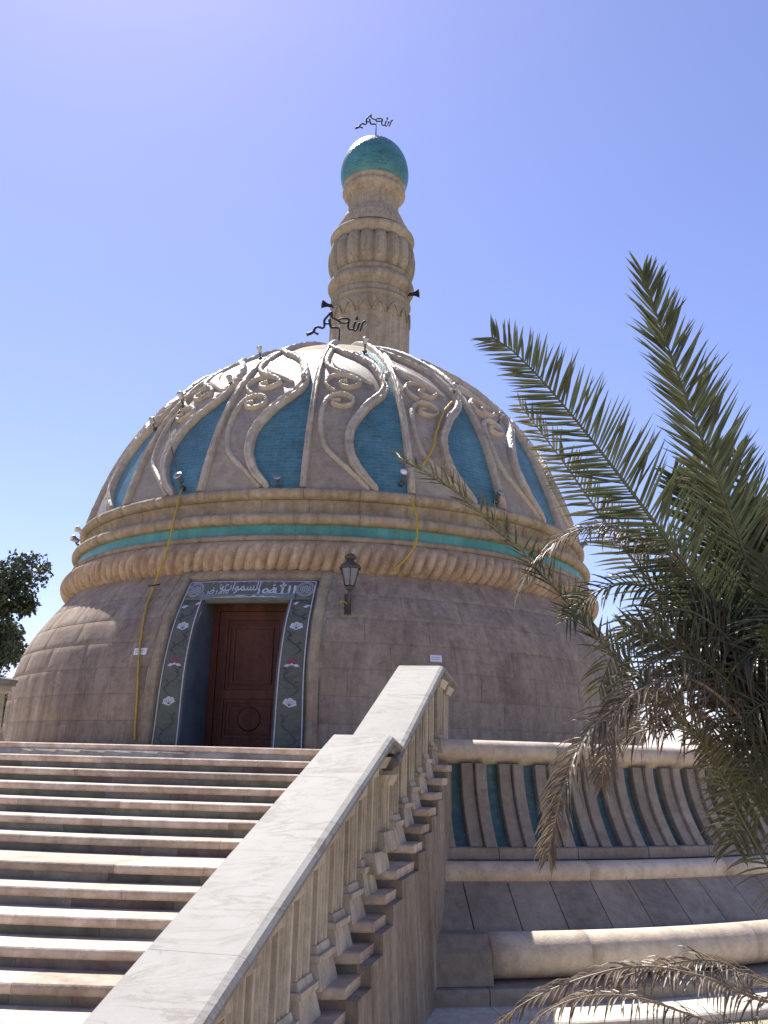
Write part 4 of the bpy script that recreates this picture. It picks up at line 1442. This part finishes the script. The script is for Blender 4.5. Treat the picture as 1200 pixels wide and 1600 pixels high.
def frond(path, nrm, n_leaf, llen, lw, mat, rmat, droop=0.1, spread=55, seed=0, start=0.18, r0=0.030, jitter=0.1, curl=0.0, side_bias=(1.0, 1.0), lift=0.25):
    """one palm frond: rachis along `path` (world points, base first), leaflets on both sides in the plane normal to nrm"""
    rg = random.Random(seed)
    n = 70
    Q_ = spline(path, 240)
    cum = [0.0]
    for i in range(1, 240):
        cum.append(cum[-1] + (Q_[i] - Q_[i - 1]).length)
    P, k = [], 0
    for i in range(n):
        x = cum[-1] * i / (n - 1)
        while k < 238 and cum[k + 1] < x:
            k += 1
        P.append(Q_[k].lerp(Q_[k + 1], min(1.0, (x - cum[k]) / max(1e-6, cum[k + 1] - cum[k]))))
    fr = add('frond', *tube(P, [r0 * (1 - 0.86 * k / (n - 1)) for k in range(n)], 7), rmat, palm)
    V, F = [], []
    nv = Vector(nrm).normalized()
    for i in range(n_leaf):
        t = start + (1 - start) * (i + 0.5) / n_leaf
        kf = t * (n - 1)
        k = min(int(kf), n - 2)
        p = P[k].lerp(P[k + 1], kf - k)
        tan = (P[min(k + 2, n - 1)] - P[max(k - 1, 0)]).normalized()
        up = (nv - tan * nv.dot(tan)).normalized()
        sd = tan.cross(up)
        prof = interp(t, [start, 0.45, 0.72, 0.9, 1.0], [0.7, 1.0, 0.92, 0.66, 0.36])
        for s in (-1, 1):
            if rg.random() < 0.04 or rg.random() > side_bias[0 if s < 0 else 1]:
                continue
            L = llen * prof * rg.uniform(0.82, 1.12)
            ang = rad(spread + rg.uniform(-7, 7) + (4 if t < 0.8 else 4 - 70 * (t - 0.8)))
            d = tan * math.cos(ang) + sd * (s * math.sin(ang)) + up * (lift + rg.uniform(-jitter, jitter))
            d += Vector((rg.uniform(-jitter, jitter), rg.uniform(-jitter, jitter), rg.uniform(-jitter, jitter)))
            d.normalize()
            w = lw * rg.uniform(0.8, 1.2)
            wn = d.cross(up)
            if wn.length < 0.05:
                wn = d.cross(tan)
            wn.normalize()
            fold = d.cross(wn)
            q = p + tan * rg.uniform(-0.006, 0.006)
            b = len(V)
            segs = 4
            dd_ = d.copy()
            for j in range(segs + 1):
                tt = j / segs
                ww = w * (0.45 + 1.1 * tt if tt < 0.35 else 0.84 * (1 - ((tt - 0.35) / 0.65) ** 1.4) + 0.02)
                V.append(q + wn * ww)
                V.append(q + fold * (ww * 0.55))
                V.append(q - wn * ww)
                dd_ = (dd_ + Vector((0, 0, -1)) * (droop * (0.5 + tt)) + wn * rg.uniform(-curl, curl)).normalized()
                q = q + dd_ * (L / segs)
            for j in range(segs):
                o_ = b + 3 * j
                F.append((o_, o_ + 1, o_ + 4, o_ + 3))
                F.append((o_ + 1, o_ + 2, o_ + 5, o_ + 4))
    add('leaflets', V, F, mat, fr, False, kind='stuff')
    return fr

def path(px, d0, d1):
    n = len(px)
    return [CR0] + [pix(x, y, d0 + (d1 - d0) * k / (n - 1)) for k, (x, y) in enumerate(px)]
TOC = -CF                                               # towards the camera
G, DRY, MIX, RG, RD = M['palm'], M['palmdry'], M['palmmix'], M['rachis'], M['rachisdry']
# tall green fronds against the sky
frond(path([(1258, 1190), (1200, 990), (1148, 820), (1085, 655), (1036, 520), (1004, 424)], 6.9, 7.6), TOC + Vector((0.15, 0, 0.2)), 150, 0.56, 0.0165, G, RG, 0.02, 40, 1, 0.30)
frond(path([(1240, 1190), (1150, 1005), (1050, 855), (950, 720), (865, 615), (805, 552), (768, 526)], 6.8, 7.4), TOC + Vector((-0.1, 0, 0.3)), 146, 0.53, 0.0145, G, RG, 0.02, 54, 2, 0.30)
frond(path([(1230, 1220), (1130, 1060), (1030, 930), (945, 815), (875, 715), (812, 632)], 7.1, 8.0), TOC * 0.6 + Vector((-0.8, 0, 0.3)), 84, 0.36, 0.015, MIX, RD, 0.06, 48, 3, 0.28)
frond(path([(1285, 1220), (1265, 1080), (1245, 950), (1228, 850), (1218, 790)], 7.0, 7.5), TOC + Vector((0.3, 0, 0.1)), 90, 0.58, 0.024, G, RG, 0.02, 42, 4, 0.24)
frond(path([(1255, 1230), (1205, 1050), (1150, 920), (1090, 810), (1050, 740)], 7.3, 8.0), TOC + Vector((0.0, 0, 0.4)), 90, 0.50, 0.022, G, RG, 0.03, 48, 5, 0.24)
frond(path([(1270, 1200), (1235, 1040), (1190, 900), (1140, 780), (1110, 700)], 7.5, 8.2), TOC + Vector((0.2, 0, 0.2)), 90, 0.50, 0.023, G, RG, 0.03, 44, 6, 0.24)
frond(path([(1270, 1220), (1235, 1060), (1205, 900), (1190, 790)], 7.2, 7.6), TOC + Vector((-0.2, 0, 0.1)), 84, 0.5, 0.022, G, RG, 0.04, 44, 18, 0.22)
# middle layer, hanging over
MID = [
    ([(1240, 1210), (1160, 1050), (1080, 960), (1000, 915), (930, 925), (885, 970)], 6.9, 7.0, G, 0.20),
    ([(1245, 1200), (1170, 1040), (1090, 960), (1020, 960), (965, 1010), (935, 1080)], 6.7, 6.6, MIX, 0.26),
    ([(1240, 1220), (1160, 1090), (1085, 1030), (1010, 1040), (965, 1110)], 6.5, 6.3, MIX, 0.28),
    ([(1262, 1210), (1210, 1040), (1155, 950), (1095, 915), (1045, 950), (1015, 1010)], 7.4, 7.5, MIX, 0.20),
    ([(1262, 1230), (1215, 1090), (1150, 1010), (1090, 1000), (1050, 1050), (1030, 1130)], 6.8, 6.7, DRY, 0.24),
    ([(1268, 1200), (1235, 1030), (1190, 950), (1140, 930), (1100, 990), (1085, 1070)], 7.1, 7.1, G, 0.22),
    ([(1275, 1230), (1245, 1080), (1200, 1020), (1150, 1040), (1120, 1110), (1110, 1190)], 6.6, 6.5, DRY, 0.24),
    ([(1275, 1250), (1240, 1130), (1195, 1100), (1155, 1140), (1135, 1220)], 6.3, 6.2, MIX, 0.24),
    ([(1275, 1280), (1240, 1190), (1190, 1180), (1160, 1240), (1145, 1320)], 6.2, 6.0, MIX, 0.22),
    ([(1280, 1180), (1265, 1000), (1225, 920), (1180, 920), (1150, 980)], 7.6, 7.8, G, 0.18),
    ([(1285, 1220), (1270, 1050), (1240, 960), (1200, 980), (1180, 1060)], 6.6, 6.5, G, 0.2),
    ([(1255, 1240), (1190, 1120), (1110, 1060), (1040, 1075), (1000, 1140)], 7.0, 6.9, DRY, 0.3),
]
UPR = [
    ([(1272, 1200), (1230, 1030), (1180, 900), (1125, 790), (1080, 720)], 7.4, 7.9), ([(1265, 1230), (1210, 1080), (1140, 970), (1070, 890), (1010, 840)], 7.1, 7.6),
    ([(1280, 1190), (1250, 1000), (1215, 860), (1170, 760), (1150, 700)], 7.7, 8.3), ([(1285, 1200), (1275, 1000), (1250, 850), (1235, 740)], 7.2, 7.5),
    ([(1268, 1250), (1225, 1120), (1170, 1020), (1110, 950), (1060, 920)], 6.8, 7.1), ([(1282, 1230), (1262, 1090), (1225, 960), (1190, 870)], 6.7, 6.9),
    ([(1262, 1260), (1200, 1140), (1120, 1050), (1040, 1000), (975, 985)], 6.6, 6.9), ([(1285, 1260), (1270, 1150), (1240, 1050), (1200, 980)], 6.4, 6.4),
]
for k, (pp, da, db) in enumerate(UPR):
    frond(path(pp, da, db), TOC + Vector((0.05 * (k - 4), 0, 0.35)), 84, 0.50, 0.0175, G if k % 3 else MIX, RG, 0.05, 48, 60 + k, 0.22, 0.026, 0.10, 0.02)
for k, (pp, da, db, mt_, dp) in enumerate(MID):
    frond(path(pp, da, db), TOC * 0.6 + Vector((0, 0, 0.9)), 84, 0.48, 0.0125, mt_, RG if mt_ is not DRY else RD, dp, 58, 30 + k, 0.24, 0.024, 0.16, 0.04)
# the far side of the crown, beyond the frame
FAR = [
    ([(1320, 1200), (1360, 1000), (1420, 830), (1490, 720)], 7.0, 7.3, G, 0.03), ([(1345, 1230), (1430, 1070), (1530, 950), (1620, 900)], 7.0, 7.2, G, 0.06),
    ([(1350, 1280), (1450, 1180), (1560, 1140), (1650, 1200)], 6.9, 7.0, MIX, 0.22), ([(1350, 1330), (1450, 1290), (1540, 1330), (1590, 1430)], 6.7, 6.6, DRY, 0.32),
    ([(1320, 1210), (1350, 1030), (1390, 900), (1440, 820)], 7.8, 8.6, G, 0.04), ([(1330, 1250), (1390, 1130), (1470, 1080), (1540, 1120)], 7.8, 8.4, MIX, 0.22),
    ([(1310, 1230), (1320, 1060), (1340, 930), (1370, 850)], 6.4, 6.0, G, 0.05), ([(1330, 1320), (1390, 1300), (1440, 1380), (1460, 1480)], 6.3, 5.9, DRY, 0.32),
]
for k, (pp, da, db, mt_, dp) in enumerate(FAR):
    frond(path(pp, da, db), TOC * 0.8 + Vector((0.2, 0, 0.7)), 96, 0.5, 0.0145, mt_, RG if mt_ is not DRY else RD, dp, 50, 80 + k, 0.22, 0.026, 0.12, 0.03)
# dry fronds
frond(path([(1230, 1310), (1130, 1190), (1030, 1090), (935, 1000), (862, 915), (800, 848), (705, 765), (622, 713)], 6.6, 7.6), TOC * 0.5 + Vector((0.2, 0, 0.9)), 150, 0.36, 0.014, MIX, RD, 0.05, 42, 12, 0.20, 0.026, 0.30, 0.06)
frond(path([(1240, 1180), (1150, 990), (1055, 875), (965, 826), (893, 832), (840, 875), (808, 930)], 7.0, 7.3), TOC * 0.4 + Vector((0, 0, 1)), 150, 0.42, 0.012, DRY, RD, 0.34, 55, 13, 0.24, 0.024, 0.25, 0.08)
frond(path([(1235, 1270), (1150, 1160), (1060, 1100), (975, 1100), (912, 1155), (878, 1240), (856, 1340)], 6.4, 6.2), TOC * 0.4 + Vector((0, 0, 1)), 150, 0.40, 0.012, DRY, RD, 0.34, 48, 14, 0.22, 0.024, 0.25, 0.08)
frond(path([(1240, 1290), (1160, 1200), (1070, 1140), (985, 1150), (930, 1215)], 6.7, 6.6), TOC * 0.4 + Vector((0, 0, 1)), 96, 0.40, 0.010, DRY, RD, 0.34, 50, 15, 0.22, 0.022, 0.25, 0.08)
frond(path([(1245, 1260), (1165, 1130), (1075, 1060), (990, 1085), (950, 1150), (940, 1230)], 6.3, 6.1), TOC * 0.4 + Vector((0, 0, 1)), 96, 0.38, 0.010, DRY, RD, 0.36, 50, 16, 0.22, 0.022, 0.25, 0.08)
frond(path([(1230, 1390), (1165, 1290), (1110, 1180), (1060, 1120)], 5.9, 5.9), TOC + Vector((-0.4, 0, 0.2)), 60, 0.30, 0.010, MIX, RG, 0.2, 45, 19, 0.30, 0.026, 0.25, 0.08)
frond(path([(1340, 1490), (1290, 1560), (1200, 1565), (1100, 1527), (1000, 1510), (905, 1530), (825, 1564), (772, 1604)], 5.6, 5.3), TOC * 0.3 + Vector((0, 0, 1)), 130, 0.27, 0.0095, DRY, RD, 0.42, 40, 17, 0.22, 0.022, 0.25, 0.10)
frond(path([(1340, 1470), (1280, 1560), (1185, 1530), (1120, 1502), (1050, 1505), (970, 1528), (900, 1560)], 5.8, 5.5), TOC * 0.3 + Vector((0, 0, 1)), 110, 0.27, 0.0095, DRY, RD, 0.42, 42, 27, 0.22, 0.020, 0.25, 0.10)
frond(path([(1340, 1510), (1270, 1640), (1120, 1600), (1000, 1560), (910, 1558), (840, 1590), (800, 1640)], 5.3, 5.1), TOC * 0.3 + Vector((0, 0, 1)), 110, 0.24, 0.009, DRY, RD, 0.42, 42, 28, 0.22, 0.020, 0.25, 0.10)

# ------------------------------------------------------------------ background trees
def leafy(name, label, cat, c, rx, rz, nleaf, size, mat, seed, base_z=GZ, group=None):
    rg = random.Random(seed)
    t = thing(name, label, cat, (c.x, c.y, base_z), group)
    # limbs
    V, F = [], []
    parts = [tube([Vector((c.x, c.y, base_z - 0.2)), Vector((c.x + 0.15, c.y, base_z + (c.z - base_z) * 0.5)), Vector((c.x, c.y, c.z))], [0.26, 0.2, 0.12], 10)]
    tips = []
    for k in range(16):
        a = rg.uniform(0, 2 * PI)
        e = rg.uniform(-0.4, 1.3)
        q = c + Vector((math.cos(a) * math.cos(e) * rx * 0.72, math.sin(a) * math.cos(e) * rx * 0.72, math.sin(e) * rz * 0.72))
        p0 = Vector((c.x, c.y, c.z - rz * rg.uniform(0.2, 0.9)))
        parts.append(tube(spline([p0, p0.lerp(q, 0.5) + Vector((0, 0, 0.25)), q], 8), [0.09 - 0.009 * i for i in range(8)], 6))
        tips.append(q)
    v, f = join(*parts)
    add('trunk', v, f, M['bark'], t)
    V, F = [], []
    clumps = []
    for k in range(46):
        b = rg.choice(tips)
        d = Vector((rg.gauss(0, 1), rg.gauss(0, 1), rg.gauss(0, 0.8)))
        clumps.append((b + d * rx * 0.20, rg.uniform(0.16, 0.34) * rx))
    for i in range(nleaf):
        cc, cr = rg.choice(clumps)
        d = Vector((rg.gauss(0, 1), rg.gauss(0, 1), rg.gauss(0, 0.85)))
        d.normalize()
        p = cc + d * cr * rg.uniform(0.35, 1.0) ** 0.6
        ax = Vector((rg.gauss(0, 1), rg.gauss(0, 1), rg.gauss(0, 1) - 0.4)).normalized()
        sd = ax.orthogonal().normalized()
        sd = Matrix.Rotation(rg.uniform(0, 2 * PI), 3, ax) @ sd
        L, w = size * rg.uniform(0.7, 1.3), size * rg.uniform(0.22, 0.36)
        b = len(V)
        V += [p, p + ax * L * 0.5 + sd * w, p + ax * L, p + ax * L * 0.5 - sd * w]
        F.append((b, b + 1, b + 2, b + 3))
    add('crown', V, F, mat, t, False, kind='stuff')
c = pix(-42, 985, 36.0)
leafy('tree', 'dark broadleaf tree rising behind the lit edge of the shrine wall', 'tree', c, 2.7, 2.9, 20000, 0.20, M['leafdark'], 4)
c = pix(10, 1090, 34.0)
leafy('bush', 'yellow-green bush below the dark tree behind the shrine wall', 'bush', c, 1.7, 1.6, 5000, 0.13, M['leafyellow'], 9)

# ------------------------------------------------------------------ grass beyond the ledge, by the palm
rg = random.Random(21)
V, F = [], []
for i in range(9000):
    a = rad(rg.uniform(-2, 60))
    r = rg.uniform(12.64, 15.0)
    p = Vector((r * math.sin(a), -r * math.cos(a), GZ))
    if rg.random() > 0.35 + 0.65 * (math.sin(a * 37) * math.sin(r * 5) > -0.2):
        continue
    h = rg.uniform(0.03, 0.10)
    d = Vector((rg.uniform(-1, 1), rg.uniform(-1, 1), 0)) * 0.05
    s = Vector((rg.uniform(-1, 1), rg.uniform(-1, 1), 0)).normalized() * 0.006
    b = len(V)
    V += [p - s, p + s, p + d + Vector((0, 0, h))]
    F.append((b, b + 1, b + 2))
gr = add('grass', V, F, M['grass'], None, False, kind='stuff')
tag(gr, 'short green grass at the foot of the pale ledge under the palm', 'grass')
# the builder leaves no unused data behind
for o in list(bpy.data.objects):
    if o.type == 'MESH' and len(o.data.polygons) == 0:
        bpy.data.objects.remove(o)
